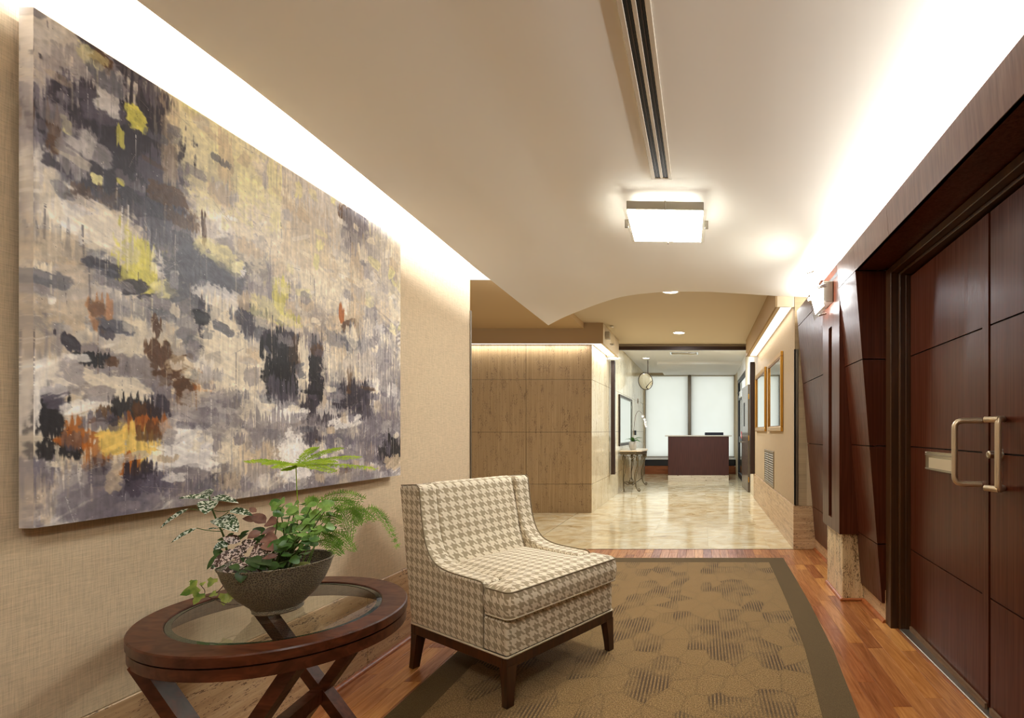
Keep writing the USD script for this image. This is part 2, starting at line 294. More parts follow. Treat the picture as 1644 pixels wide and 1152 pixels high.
# carpet: looped tan field with fan-shaped patches of dark ribbing, plain olive border
mat('carpet_field', {'t': ('texture_coordinate', {}), 'nz': ('noise_texture', dict(scale=3.0, detail=1)), 'w': ('mix', dict(mix_type='linear_light', fac=0.06)), 'mp': ('mapping', dict(scale=(8.0, 6.0, 1))),
                     'v': ('voronoi_texture', dict(dimensions='2D', scale=1.0)), 'e': ('voronoi_texture', dict(dimensions='2D', feature='distance_to_edge', scale=1.0)), 'sc': ('separate_color', {}),
                     'sel': ('map_range', dict(from_min=0.50, from_max=0.55, clamp=True)), 'x': ('separate_xyz', {}), 'fr': ('math', dict(math_type='multiply', value2=58.0)), 'fm': ('math', dict(math_type='fraction')), 'ln': ('map_range', dict(from_min=0.45, from_max=0.6, clamp=True)),
                     'px': ('separate_xyz', {}), 'gr': ('noise_texture', dict(scale=6.0, detail=2)), 'gs': ('map_range', dict(from_min=0.38, from_max=0.62, clamp=True)), 'mk': ('math', dict(math_type='multiply')), 'mk2': ('math', dict(math_type='multiply')),
                     'lp': ('noise_texture', dict(scale=170, detail=2, roughness=0.7)), 'lr': ('rgb_ramp', dict(ramp=[(0.32, lin((92, 69, 38))), (0.5, lin((133, 105, 65))), (0.68, lin((170, 140, 94)))])),
                     'cl': ('rgb_ramp', dict(ramp=[(0.0, (0.84, 0.84, 0.84)), (0.03, (0.88, 0.88, 0.88)), (0.06, (1, 1, 1))])), 'cm': ('mix', dict(mix_type='multiply', fac=1.0)), 'st': ('mix', dict(color2=lin((82, 63, 41)))),
                     'hh': ('math', dict(math_type='subtract')), 'b': ('bump', dict(strength=0.8, distance=0.004)), 'p': ('principled_bsdf', dict(roughness=0.95, specular_ior_level=0.1, sheen_weight=0.1))},
    [('t.object', 'nz.vector'), ('t.object', 'w.color1'), ('nz.color', 'w.color2'), ('w.color', 'mp.vector'), ('mp.vector', 'v.vector'), ('mp.vector', 'e.vector'), ('v.color', 'sc.color'), ('sc.r', 'sel.value'),
     ('t.object', 'x.vector'), ('x.x', 'fr.value1'), ('fr.value', 'fm.value1'), ('fm.value', 'ln.value'), ('t.object', 'gr.vector'), ('gr.fac', 'gs.value'), ('sel.result', 'mk.value1'), ('ln.result', 'mk.value2'), ('mk.value', 'mk2.value1'), ('gs.result', 'mk2.value2'),
     ('t.object', 'lp.vector'), ('lp.fac', 'lr.fac'), ('e.distance', 'cl.fac'), ('lr.color', 'cm.color1'), ('cl.color', 'cm.color2'), ('cm.color', 'st.color1'), ('mk2.value', 'st.fac'), ('st.color', 'p.base_color'),
     ('lp.fac', 'hh.value1'), ('mk.value', 'hh.value2'), ('hh.value', 'b.height'), ('b.normal', 'p.normal')])
grained('carpet_border', [(0.3, (84, 70, 46)), (0.5, (98, 80, 56)), (0.7, (110, 94, 65))], (300, 300, 300), 0.95, 0.5, 2, 0, 0.1, 0, 0, 0.003)

# ------------------------------------------------------------------ shell: floors
fl = setting('floor')
put('subfloor', bx(-3.2, 1.6, -2.6, 4.87, -0.06, -0.012), 'underlay', fl)
def lay(x0, x1, y0, y1, w=0.082):
    n = max(1, round((x1 - x0) / w)); w = (x1 - x0) / n
    for i in range(n):
        y = y0 - R.random() * 0.5
        while y < y1:
            e = y + R.uniform(0.38, 0.85); a, b = max(y, y0), min(e, y1)
            if y1 - b < 0.12: b = e = y1
            if b - a > 0.02:
                put('plank', bx(x0 + i * w + 0.0006, x0 + (i + 1) * w - 0.0006, a + 0.0005, b - 0.0005, -0.012, R.uniform(-0.0004, 0.0004), 0.0009), f'plank_{R.randrange(6)}', fl, 20)
            y = e
lay(-1.66, -1.24, 0.9, 4.3); lay(0.48, 1.24, 1.0, 4.3); lay(-2.2, 1.24, 4.3, 4.86)
struct('floor_001', bx(-3.2, 1.6, -2.6, 0.98, -0.012, 0.0), 'plank_0', 'reddish timber floor continuing on this side of the carpet')
fm = setting('floor_002')
put('subfloor', bx(-4.6, 1.4, 4.87, 13.6, -0.06, -0.012), 'underlay', fm)
k = 0
for i in range(10):
    for j in range(14):
        x0, y0 = -1.795 + 0.62 * (i - 4), 4.874 + 0.62 * j
        x1, y1 = min(x0 + 0.62, 1.3), min(y0 + 0.62, 13.55)
        if x1 - x0 < 0.05 or y1 - y0 < 0.05: continue
        if (x1 < -1.7 and y0 > 7.1): continue
        g = 0.009 if abs(x1 + 1.795) < 1e-6 else 0.0004
        put('tile', bx(x0 + 0.0004, x1 - g, y0 + 0.0004, y1 - 0.0004, -0.012, 0.0), f'marble_{(i * 3 + j * 5 + (i * j) % 3) % 4}', fm, False)
struct('trim_1', bx(-2.2, 0.94, 4.862, 4.872, -0.01, 0.0015), 'bronze_dark', 'thin dark strip where the timber floor meets the marble')

# carpet with a slightly bowed right edge
rug = thing('carpet', 'tan patterned carpet with a plain olive border under the armchair', 'carpet')
right = [(0.40, -0.6), (0.47, 0.6), (0.566, 1.3), (0.646, 2.0), (0.703, 2.6), (0.733, 3.287), (0.745, 3.9), (0.75, 4.49)]
outer = Polygon([(-1.30, -0.6)] + right + [(-1.30, 4.49)])
inner = outer.buffer(-0.15, join_style=2)
put('border', prism(outer.difference(inner), 0.0, 0.011), 'carpet_border', rug)
put('field', prism(inner.buffer(-0.001), 0.0, 0.012), 'carpet_field', rug)

# ------------------------------------------------------------------ shell: ceilings
AX = np.array([-1.56, -1.542, -1.40, -1.199, -1.0, -0.793, -0.55, -0.293, 0.0, 0.331, 0.706, 1.205, 1.40])
AZ = np.array([2.232, 2.241, 2.315, 2.397, 2.470, 2.529, 2.562, 2.579, 2.578, 2.562, 2.538, 2.516, 2.51])
from scipy.interpolate import PchipInterpolator
arch = PchipInterpolator(AX, AZ); left_edge = PchipInterpolator([-2.6, 0.5, 1.31, 1.6, 2.57, 3.23, 4.1, 4.87], [2.35, 2.35, 2.352, 2.356, 2.324, 2.292, 2.262, 2.241])
def vault(x, y):
    t = np.clip((-0.45 - x) / 1.09, 0, 1)
    return arch(x) + (left_edge(y) - 2.241) * t * t * (3 - 2 * t)
xs, ys = np.linspace(-1.54, 1.36, 49), np.linspace(-2.55, 4.87, 40)
X, Y = np.meshgrid(xs, ys); Zl = vault(X, Y); n = X.size
v = np.vstack([np.c_[X.ravel(), Y.ravel(), Zl.ravel()], np.c_[X.ravel(), Y.ravel(), Zl.ravel() + 0.02]])
idx = np.arange(n).reshape(X.shape); f = []
a, b, c, d = idx[:-1, :-1].ravel(), idx[:-1, 1:].ravel(), idx[1:, 1:].ravel(), idx[1:, :-1].ravel()
f = np.vstack([np.c_[a, c, b], np.c_[a, d, c], np.c_[a, b, c] + n, np.c_[a, c, d] + n])
def rim(l, flip):
    l = np.array(l); p, q = l[:-1], l[1:]
    s = np.vstack([np.c_[p, q, q + n], np.c_[p, q + n, p + n]]); return s[:, ::-1] if flip else s
f = np.vstack([f, rim(idx[0], False), rim(idx[-1], True), rim(idx[:, 0], True), rim(idx[:, -1], False)])
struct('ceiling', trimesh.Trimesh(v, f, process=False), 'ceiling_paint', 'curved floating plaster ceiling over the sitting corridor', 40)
struct('ceiling_001', bx(-1.9, 1.5, -2.6, 4.64, 2.76, 2.80), 'ceiling_white', 'structural ceiling above the curved plaster ceiling')
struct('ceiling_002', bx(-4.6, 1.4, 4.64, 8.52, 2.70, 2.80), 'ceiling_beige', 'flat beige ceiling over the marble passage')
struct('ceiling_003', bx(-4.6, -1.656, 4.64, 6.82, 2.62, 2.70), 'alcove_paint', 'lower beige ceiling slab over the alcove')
struct('wall_bulkhead', bx(-4.6, -1.56, 4.62, 4.64, 2.62, 2.80), 'ceiling_paint', 'plaster end plate closing the left cove')
struct('ceiling_004', bx(-2.0, 1.4, 8.5, 13.7, 2.80, 2.90), 'ceiling_white', 'white ceiling of the far lobby')
struct('ceiling_005', bx(-1.05, 1.0, 11.3, 13.5, 2.74, 2.80), 'ceiling_white', 'dropped white soffit in front of the far window')

# ------------------------------------------------------------------ shell: left wall, alcove, passage, far lobby
struct('wall_left', bx(-1.80, -1.672, -2.6, 3.50, 0.41, 2.80), 'linen_y', 'left wall in beige woven linen wallcovering')
bl = setting('baseboard_left', 'travertine base along the foot of the left wall')
for a, b in ((-2.6, -1.3), (-1.3, -0.05), (-0.05, 1.2), (1.2, 2.42), (2.42, 3.495)):
    put('panel', bx(-1.80, -1.666, a + 0.001, b - 0.001, 0.0, 0.408, 0.002), 'travertine_base', bl)
def quarter(y0, y1, x, s=1):
    a = np.linspace(0, PI / 2, 7); return prism([(x, 0)] + [(x + s * 0.02 * math.cos(t), 0.02 * math.sin(t)) for t in a], y0, y1, 'y')
struct('trim_2', quarter(-2.6, 3.49, -1.666), 'cherry', 'reddish quarter round along the foot of the left travertine base')
struct('trim_3', bx(-1.80, -1.664, 3.497, 3.512, 0.0, 2.05, 0.002), 'steel_trim', 'grey metal corner strip at the end of the left wall')
wa = setting('wall_alcove', 'wall of large travertine panels with vertical veins')
put('backing', bx(-4.6, -1.62, 7.05, 7.15, 0, 2.7), 'veneer_gap', wa)
for i, (x0, x1) in enumerate(((-2.545, -1.596), (-3.495, -2.547), (-4.445, -3.497))):
    for z0, z1 in ((0, 0.413), (0.417, 1.168), (1.172, 1.926), (1.930, 2.68)):
        put('panel', bx(x0 + 0.001, x1 - 0.001, 7.03, 7.06, z0, z1, 0.0015), 'travertine_wall', wa)
wl = setting('wall_passage', 'left passage wall of polished cream travertine panels')
put('backing', bx(-1.72, -1.618, 7.06, 13.6, 0, 2.8), 'veneer_gap', wl)
yy = [7.03, 7.78, 8.42, 9.35, 10.3, 11.25, 12.2, 13.1, 13.6]
for a, b in zip(yy[:-1], yy[1:]):
    for z0, z1 in ((0, 0.413), (0.417, 1.168), (1.172, 1.926), (1.930, 2.80)):
        put('panel', bx(-1.62, -1.594, a + 0.0005, b - 0.0005, z0, z1, 0.001), 'travertine_polished', wl)
struct('wall_side', bx(-4.7, -4.6, 3.4, 7.2, 0, 2.8), 'linen_y', 'far end of the side alcove')
struct('wall_return', bx(-4.7, -1.81, 3.3, 3.45, 0, 2.8), 'linen_x', 'return wall of the alcove behind the left wall')
struct('wall_unseen_back', bx(-1.9, 1.6, -2.72, -2.6, 0, 2.8), 'linen_x', 'unseen end wall behind the viewpoint, closing the corridor to outside light')  # out of view, placed to close the corridor for lighting and reflections
# right wall of the passage
struct('wall_right', bx(0.93, 1.05, 4.87, 8.62, 0.437, 2.70), 'linen_dimmed', 'right passage wall in beige wallcovering')
struct('wall_right_001', bx(0.94, 1.30, 4.872, 4.96, 0.437, 2.60), 'linen_x', 'short wall return in beige wallcovering beside the wood panelling')
br = setting('baseboard_right', 'travertine base along the right passage wall')
for a, b in ((4.86, 6.4), (6.4, 7.9), (7.9, 8.62)):
    put('panel', bx(0.915, 1.05, a + 0.001, b - 0.001, 0, 0.435, 0.002), 'travertine_base', br)
put('panel', bx(0.921, 1.30, 4.862, 4.90, 0, 0.435, 0.002), 'travertine_base', br)
struct('trim_4', cat(bx(0.922, 0.935, 4.855, 4.872, 0.445, 2.0), bx(0.922, 0.962, 4.855, 4.866, 0.445, 2.0, 0.002)), 'steel_trim', 'brushed metal corner guard on the right passage wall')
struct('trim_5', bx(0.85, 0.925, 8.55, 8.66, 0.43, 2.40), 'bronze_dark', 'dark bronze jamb strip on the right')
struct('trim_6', bx(-1.57, -1.505, 8.36, 8.44, 0.437, 2.40), 'bronze_dark', 'dark bronze jamb strip on the left')
struct('trim_7', bx(-1.60, 0.90, 8.46, 8.54, 2.60, 2.66), 'bronze_dark', 'dark bronze strip under the ceiling at the lobby opening')
struct('wall_lintel', bx(-1.62, 1.05, 8.52, 8.62, 2.66, 2.92), 'ceiling_beige', 'beige lintel over the lobby opening')
struct('wall_right_002', bx(0.93, 1.05, 8.62, 10.42, 0.0, 2.85), 'valance_light', 'pale wall beside the open fire door')
struct('wall_right_003', bx(0.93, 1.05, 12.75, 13.6, 0.0, 2.85), 'ceiling_beige', 'right lobby wall beside the window')
struct('wall_right_004', bx(0.93, 1.05, 10.42, 12.75, 2.50, 2.85), 'ceiling_white', 'white wall strip above the glazed exit door')
# far wall and windows
struct('wall_far', cat(bx(-1.75, 1.05, 13.5, 13.62, 0, 0.24), bx(-1.75, 1.05, 13.5, 13.62, 2.74, 2.92), bx(0.90, 1.05, 13.42, 13.62, 0.2, 2.8), bx(-1.75, -1.58, 13.45, 13.62, 0.2, 2.8)), 'ceiling_beige', 'end wall of the far lobby around the windows')
struct('wall_far_001', bx(-1.58, 0.93, 13.44, 13.5, 0.0, 0.225), 'cherry', 'reddish timber panel under the far windows')
struct('trim_8', bx(-1.58, 0.93, 13.42, 13.5, 0.232, 0.395), 'black_metal', 'dark convector strip under the far windows')
struct('trim_9', bx(-1.58, 0.93, 13.38, 13.5, 0.40, 0.45, 0.004), 'white_trim', 'white sill under the far windows')
for w, (x0, x1) in enumerate(((-1.575, -0.375), (-0.315, 0.90))):
    wn = setting(f'window_{w + 1}', ('left' if w == 0 else 'right') + ' window of the far lobby behind its roller shade')
    fr = [bx(x0, x0 + 0.04, 13.52, 13.58, 0.45, 2.74), bx(x1 - 0.04, x1, 13.52, 13.58, 0.45, 2.74), bx(x0, x1, 13.52, 13.58, 0.45, 0.49), bx(x0, x1, 13.52, 13.58, 2.70, 2.74)]
    put('frame', cat(fr), 'steel_trim', wn)
    put('pane', bx(x0 + 0.04, x1 - 0.04, 13.547, 13.553, 0.49, 2.70), 'window_glass', wn, False)
    s = thing('roller_shade', ('left' if w == 0 else 'right') + ' pale roller shade drawn over the bright far window', 'roller shade', (0, 0, 0), 0)
    put('cloth', trimesh.Trimesh([(x0 + 0.015, 13.47, 0.50), (x1 - 0.015, 13.47, 0.50), (x1 - 0.015, 13.47, 2.70), (x0 + 0.015, 13.47, 2.70)], [[0, 1, 2], [0, 2, 3]], process=False), 'shade_cloth', s, False)
    put('bottom_bar', bx(x0 + 0.015, x1 - 0.015, 13.463, 13.478, 0.475, 0.50, 0.003), 'white_trim', s)
    put('roller', place(trimesh.creation.cylinder(0.018, x1 - x0 - 0.03, sections=16), ((x0 + x1) / 2, 13.478, 2.715), (0, 1, 0), PI / 2), 'white_trim', s)
struct('trim_10', bx(-0.375, -0.315, 13.44, 13.60, 0.45, 2.74, 0.004), 'steel_trim', 'grey mullion between the two far windows')

# ------------------------------------------------------------------ right side: veneer cladding, portal, doors
def tx(z): return 0.946 + 0.0805 * (2.172 - z)
ROWS = ((0.12, 0.481), (0.487, 1.086), (1.092, 1.622), (1.628, 2.168))
def lean(y0, y1, z0, z1, m, parent, th=0.02, g=0.002):
    f = [(tx(z0), y0 + g, z0), (tx(z0), y1 - g, z0), (tx(z1), y1 - g, z1), (tx(z1), y0 + g, z1)]
    return put('panel', slab(f, (th, 0, 0)), m, parent, False)
wc = setting('wall_portal', 'dark veneer portal panelling that leans in around the double doors')
put('backing', slab([(tx(0.13) + 0.012, 3.02, 0.13), (tx(0.13) + 0.012, 4.76, 0.13), (tx(2.3) + 0.012, 4.76, 2.3), (tx(2.3) + 0.012, 3.02, 2.3)], (0.01, 0, 0)), 'veneer_gap', wc, False)
for z0, z1 in ROWS:
    lean(2.998, 3.40, z0, z1, 'veneer', wc)                                                     # near leaning panels
    f = [(tx(z0), 2.998, z0), (1.155, 2.998, z0), (1.155, 2.998, z1), (tx(z1), 2.998, z1)]
    put('panel', slab([(x + 0.001, y, z) for x, y, z in f], (0, 0.02, 0)), 'veneer', wc, False)       # reveal beside the door frame
for z0, z1 in ((0.125, 0.442), (0.448, 1.06), (1.066, 1.64), (1.646, 2.205), (2.211, 2.36)):
    lean(3.80, 4.775, z0, z1, 'veneer', wc)                                                     # far leaning panels
for y0, y1 in ((2.998, 3.36), (2.465, 2.996), (1.25, 2.462), (0.0, 1.248), (-1.3, -0.002), (-2.6, -1.302)):
    f = [(tx(2.172), y0, 2.172), (tx(2.172), y1, 2.172), (tx(2.33), y1, 2.33), (tx(2.33), y0, 2.33)]
    put('fascia_panel', slab(f, (0.02, 0, 0)), 'veneer_cove_lit', wc, False)
put('soffit', bx(0.95, 1.30, -2.6, 2.997, 2.172, 2.19), 'veneer', wc, False)
put('cove_tray', cat(bx(0.965, 1.36, -2.6, 4.86, 2.28, 2.29)), 'ceiling_white', wc, False)
put('side_panel', bx(1.19, 1.30, -2.6, 1.04, 0, 2.172), 'veneer', wc, False)
struct('wall_right_005', bx(1.345, 1.40, -2.6, 4.96, 0, 2.76), 'ceiling_white', 'wall behind the panelling, white above it')
pb = setting('wall_pier', 'boxed veneer pier with a tall slot on a travertine foot')
box = trimesh.boolean.difference([bx(0.95, 1.19, 3.36, 3.82, 0.467, 2.358, 0.002), bx(0.90, 0.985, 3.555, 3.645, 0.55, 1.95)], engine='manifold')
put('box', box, 'veneer', pb, False); put('slot_back', bx(0.984, 0.99, 3.556, 3.644, 0.551, 1.949), 'veneer_gap', pb, False)
put('block', bx(0.98, 1.13, 3.396, 3.80, 0.0, 0.466, 0.003), 'travertine_pier', pb)
put('block', bx(1.131, 1.25, 3.36, 3.80, 0.0, 0.466), 'travertine_pier', pb)
bp = setting('baseboard_portal', 'low travertine base tucked under the veneer panelling')
put('panel', bx(1.13, 1.18, 2.99, 3.39, 0, 0.2), 'travertine_base', bp); put('panel', bx(1.13, 1.18, 3.81, 4.86, 0, 0.2), 'travertine_base', bp)
struct('trim_11', cat(quarter(2.99, 3.378, 1.13, -1), quarter(3.378, 3.80, 0.98, -1), bx(0.962, 1.13, 3.376, 3.395, 0, 0.018, 0.005), quarter(3.81, 4.85, 1.13, -1)), 'cherry', 'reddish quarter round around the foot of the veneer pier')

fr = setting('trim', 'dark stepped wooden frame around the double doors')
for y in ((2.907, 2.985), (1.055, 1.133)):
    put('jamb', bx(1.129, 1.27, *y, 0, 2.165, 0.003), 'frame_wood', fr)
for y in ((2.88, 2.9065), (1.1335, 1.16)):
    put('stop', bx(1.173, 1.27, *y, 0, 2.125, 0.003), 'frame_wood', fr)
for y in ((2.872, 2.8795), (1.1605, 1.168)):
    put('stop', bx(1.205, 1.27, *y, 0, 2.105, 0.002), 'frame_wood', fr)
put('head', bx(1.129, 1.27, 1.133, 2.907, 2.126, 2.166, 0.003), 'frame_wood', fr)
put('stop', bx(1.173, 1.27, 1.16, 2.88, 2.108, 2.1255, 0.003), 'frame_wood', fr)
put('threshold', bx(1.17, 1.29, 1.16, 2.88, 0.0, 0.010, 0.003), 'brushed', fr)

def dx(y): return 1.234 - 0.031 * (2.9 - y) / 0.865
def leaf_piece(y0, y1, z0, z1, off=0.0, th=0.012):
    return slab([(dx(y0) + off, y0, z0), (dx(y1) + off, y1, z0), (dx(y1) + off, y1, z1), (dx(y0) + off, y0, z1)], (th, 0, 0))
DZ = ((0.022, 0.480), (0.487, 1.086), (1.093, 1.619), (1.626, 2.095))
def door(name, y0, y1, stile, label):
    d = setting(name, label); a, b = (y0 + stile, y1) if name == 'door_1' else (y0, y1 - stile)
    put('core', leaf_piece(y0, y1, 0.022, 2.097, 0.008, 0.032), 'veneer_gap', d, False)
    for z0, z1 in DZ: put('panel', leaf_piece(a, b, z0, z1), 'veneer', d, False)
    s = (y0, a - 0.003) if name == 'door_1' else (b + 0.012, y1)
    if name == 'door_1':
        put('stile', leaf_piece(*s, 0.022, 2.095, -0.002), 'veneer', d, False)
    put('sweep', leaf_piece(y0 + 0.01, y1 - 0.01, 0.008, 0.034, -0.012, 0.012), 'rubber', d, False)
    return d
d1 = door('door_1', 2.038, 2.868, 0.05, 'far leaf of the dark veneer double door, with the silver plate')
d2 = door('door_2', 1.172, 2.024, 0.0, 'near leaf of the dark veneer double door, with the lock cylinder')
def arc_path(p, r, n=6):
    """polyline with rounded corners"""
    p = [np.array(q, float) for q in p]; out = [p[0]]
    for a, b, c in zip(p[:-2], p[1:-1], p[2:]):
        u, w = (a - b) / np.linalg.norm(a - b), (c - b) / np.linalg.norm(c - b)
        out += list(bez(b + u * r, b, b + w * r, n=n))
    return np.array(out + [p[-1]])
y = 2.105; x = dx(y)
put('pull_handle', tube(arc_path([(x, y - 0.01, 1.226), (x - 0.105, y + 0.012, 1.226), (x - 0.105, y + 0.012, 0.952), (x, y - 0.01, 0.952)], 0.034), 0.0125, 14), 'champagne', d1, label='champagne coloured D-shaped pull handle')
y = 1.868; x = dx(y)
put('pull_handle', tube(arc_path([(x, y + 0.062, 1.228), (x - 0.052, y + 0.004, 1.228), (x - 0.058, y, 1.216), (x - 0.058, y, 0.967), (x - 0.052, y + 0.004, 0.955), (x, y + 0.062, 0.955)], 0.008), 0.0125, 14), 'champagne', d2, label='champagne coloured D-shaped pull handle')
for z in (1.226, 0.957):
    put('handle_arm', tube([(x - 0.056, y, z), (x - 0.084, y + 0.045, z)], [0.0125, 0.0122], 14), 'champagne', d2)
lk = put('lock_rose', place(lathe([(0, 0), (0.026, 0), (0.025, 0.006), (0.02, 0.008), (0, 0.008)], 24), (dx(1.955), 1.955, 1.086), (0, 1, 0), -PI / 2), 'satin_nickel', d2)
put('lock_cylinder', place(lathe([(0, 0), (0.0155, 0), (0.0155, 0.042), (0.012, 0.045), (0.006, 0.0455), (0.005, 0.043), (0, 0.043)], 24), (dx(1.955) - 0.006, 1.955, 1.086), (0, 1, 0), -PI / 2), 'satin_nickel', lk)
np_ = put('name_plate', leaf_piece(2.335, 2.645, 0.975, 1.072, -0.008, 0.008), 'satin_nickel', d1, False, label='blank silver plate holder')
put('card', leaf_piece(2.345, 2.600, 0.986, 1.040, -0.0095, 0.0012), 'label_card', np_, False)
put('lip', cat(leaf_piece(2.337, 2.643, 0.977, 0.985, -0.012, 0.005), leaf_piece(2.337, 2.643, 1.052, 1.062, -0.012, 0.005)), 'brushed', np_, False)
for yy_, zz in ((2.638, 0.982), (2.638, 1.066)):
    put('screw', place(trimesh.creation.icosphere(1, 0.004), (dx(yy_) - 0.009, yy_, zz)), 'chrome', np_)

# ------------------------------------------------------------------ lamps and fittings
def square_lamp(loc, label):
    t = thing('ceiling_light', label, 'ceiling light', loc, 2.0, 'square glass ceiling lights')
    put('canopy', bx(-0.14, 0.15, -0.10, 0.06, 0.085, 0.118, 0.004), 'brushed', t)
    for x_ in (-0.04, 0.04): put('stem', bx(x_ - 0.01, x_ + 0.01, -0.02, 0, 0.055, 0.09), 'brushed', t)
    ring = trimesh.boolean.difference([bx(-0.225, 0.225, -0.225, 0.225, 0.0085, 0.058, 0.003), bx(-0.2, 0.2, -0.2, 0.2, -0.1, 0.054)], engine='manifold')
    put('housing', ring, 'brushed', t, False)
    put('glass_plate', bx(-0.245, 0.245, -0.245, 0.245, 0.0, 0.008, 0.002), 'clear_plate', t, label='clear rim of the glass plate')
    put('diffuser', bx(-0.223, 0.223, -0.223, 0.223, -0.004, -0.0005), 'lamp_glass', t, False, label='glowing frosted glass')
    for x_, y_, a in ((0, -0.25, 0), (0, 0.25, 0), (-0.25, 0, 1), (0.25, 0, 1)):
        put('clip', bx(x_ - (0.004 if not a else 0.012), x_ + (0.004 if not a else 0.012), y_ - (0.012 if not a else 0.004), y_ + (0.012 if not a else 0.004), -0.008, 0.045, 0.002), 'brushed', t)
    return t
square_lamp((-0.222, 3.055, 2.462), 'square frosted glass ceiling light in view at the end of the slot diffuser')
square_lamp((-0.222, -0.35, 2.462), 'unseen square frosted glass ceiling light behind the viewpoint, lighting the near corridor')  # out of view, placed to light the near corridor
t = thing('slot_diffuser', 'long white slot diffuser with two black slots in the curved ceiling', 'air diffuser', (-0.222, 0, 0))
zc = 2.568
put('frame', cat(bx(-0.056, -0.036, 0.2, 2.68, zc, zc + 0.04, 0.002), bx(0.036, 0.056, 0.2, 2.68, zc, zc + 0.04, 0.002), bx(-0.008, 0.008, 0.2, 2.68, zc + 0.002, zc + 0.04, 0.002), bx(-0.056, 0.056, 2.67, 2.684, zc, zc + 0.04, 0.002)), 'diffuser_white', t)
for s in (-1, 1):
    put('slot', bx(s * 0.022 - 0.014, s * 0.022 + 0.014, 0.2, 2.67, zc + 0.006, zc + 0.012), 'slot_black', t, False)
    put('blade', bx(s * 0.022 - 0.002, s * 0.022 + 0.002, 0.2, 2.67, zc + 0.003, zc + 0.0065), 'bronze_dark', t, False)
def downlight(loc, label, r=0.1):
    t = thing('downlight', label, 'downlight', loc, 0, 'round recessed downlights')
    put('trim_ring', lathe([(r * 0.82, 0), (r, -0.001), (r, -0.006), (r * 0.84, -0.004), (r * 0.82, 0)], 32), 'white_trim', t)
    put('lens', place(trimesh.creation.cylinder(r * 0.83, 0.002, sections=32), (0, 0, -0.002)), 'downlight_glow', t)
downlight((-0.345, 5.27, 2.70), 'round recessed downlight just beyond the arched ceiling edge')
downlight((-0.355, 7.50, 2.70), 'smaller looking round downlight in front of the lobby opening')
downlight((-1.24, 10.75, 2.80), 'round downlight in the white lobby ceiling by the convex mirror', 0.085)
downlight((0.3, 9.3, 2.80), 'round downlight hidden above the lobby opening', 0.085)  # out of sight, placed to brighten the lobby floor and ceiling
t = thing('ceiling_vent', 'rectangular chrome air vent in the white lobby ceiling', 'air vent', (-0.37, 10.05, 2.80))
put('frame', cat(bx(-0.29, 0.29, -0.16, -0.13, -0.012, 0), bx(-0.29, 0.29, 0.13, 0.16, -0.012, 0), bx(-0.29, -0.26, -0.13, 0.13, -0.012, 0), bx(0.26, 0.29, -0.13, 0.13, -0.012, 0)), 'chrome', t)
put('backing', bx(-0.26, 0.26, -0.13, 0.13, -0.002, 0), 'slot_black', t)
for i in range(6): put('blade', place(bx(-0.25, 0.25, -0.014, 0.014, -0.001, 0.001), (0, -0.11 + 0.044 * i, -0.007), (1, 0, 0), 0.5 if i < 3 else -0.5), 'chrome', t)

def valance(name, label, boxes, strip):
    t = thing(name, label, 'light valance')
    for b, m in boxes: put('board', bx(*b, 0.001), m, t, False)
    for s in strip: put('lamp_strip', bx(*s), 'strip_glow', t, False, label='glowing strip lamp')
    return t
valance('light_valance', 'beige light valance wrapping the top of the travertine wall, strip lamp beneath',
        [((-4.6, -1.386, 6.80, 6.82, 2.412, 2.699), 'valance_shaded'), ((-1.406, -1.386, 6.822, 8.10, 2.412, 2.699), 'valance_light'), ((-4.6, -1.40, 6.822, 6.90, 2.43, 2.445), 'valance_shaded'), ((-1.445, -1.408, 6.91, 8.10, 2.43, 2.445), 'valance_light'), ((-1.592, -1.408, 8.08, 8.10, 2.412, 2.699), 'valance_light')],
        [(-4.5, -1.56, 6.955, 7.0, 2.435, 2.445), (-1.575, -1.455, 7.03, 8.07, 2.435, 2.445)])
valance('light_valance', 'beige light valance along the right passage wall above the gold mirrors',
        [((0.735, 0.755, 4.872, 8.12, 2.426, 2.699), 'valance_shaded'), ((0.756, 0.926, 4.872, 4.892, 2.426, 2.699), 'valance_light'), ((0.756, 0.80, 4.893, 8.12, 2.44, 2.452), 'valance_light'), ((0.756, 0.926, 8.10, 8.12, 2.426, 2.699), 'valance_light')],
        [(0.806, 0.912, 4.95, 5.52, 2.442, 2.452), (0.806, 0.912, 5.525, 6.9, 2.442, 2.452), (0.806, 0.912, 6.905, 8.09, 2.442, 2.452)])
def sconce(loc, rz, label, lit):
    t = thing('wall_light', label, 'wall light', loc, rz, 'square glass wall lights')
    put('back_box', bx(-0.11, 0.11, -0.075, -0.001, -0.09, 0.06, 0.004), 'brushed', t)
    tilt = lambda m: place(m, (0, -0.115, 0.0), (1, 0, 0), 0.26)
    put('glass_plate', tilt(bx(-0.165, 0.165, -0.004, 0.004, -0.165, 0.165, 0.001)), 'clear_plate', t, False)
    put('diffuser', tilt(bx(-0.13, 0.13, 0.006, 0.010, -0.13, 0.13)), 'lamp_glass' if lit else 'white_trim', t, False)
    for x_ in (-1, 1):
        put('clip', tilt(bx(x_ * 0.166 - 0.006, x_ * 0.166 + 0.006, -0.01, 0.05, -0.012, 0.012, 0.002)), 'chrome', t)
    for z_ in (-1, 1):
        put('clip', tilt(bx(-0.012, 0.012, -0.01, 0.05, z_ * 0.166 - 0.006, z_ * 0.166 + 0.006, 0.002)), 'chrome', t)
sconce((0.95, 3.62, 2.205), -90, 'square tilted glass wall light at the top of the slotted veneer pier', True)
t = thing('wall_light', 'small glass wall light with chrome clips beside the valance over the passage', 'wall light', (-1.386, 7.0, 2.56), 90)
put('back_box', bx(-0.05, 0.05, -0.06, -0.001, -0.05, 0.05, 0.003), 'brushed', t)
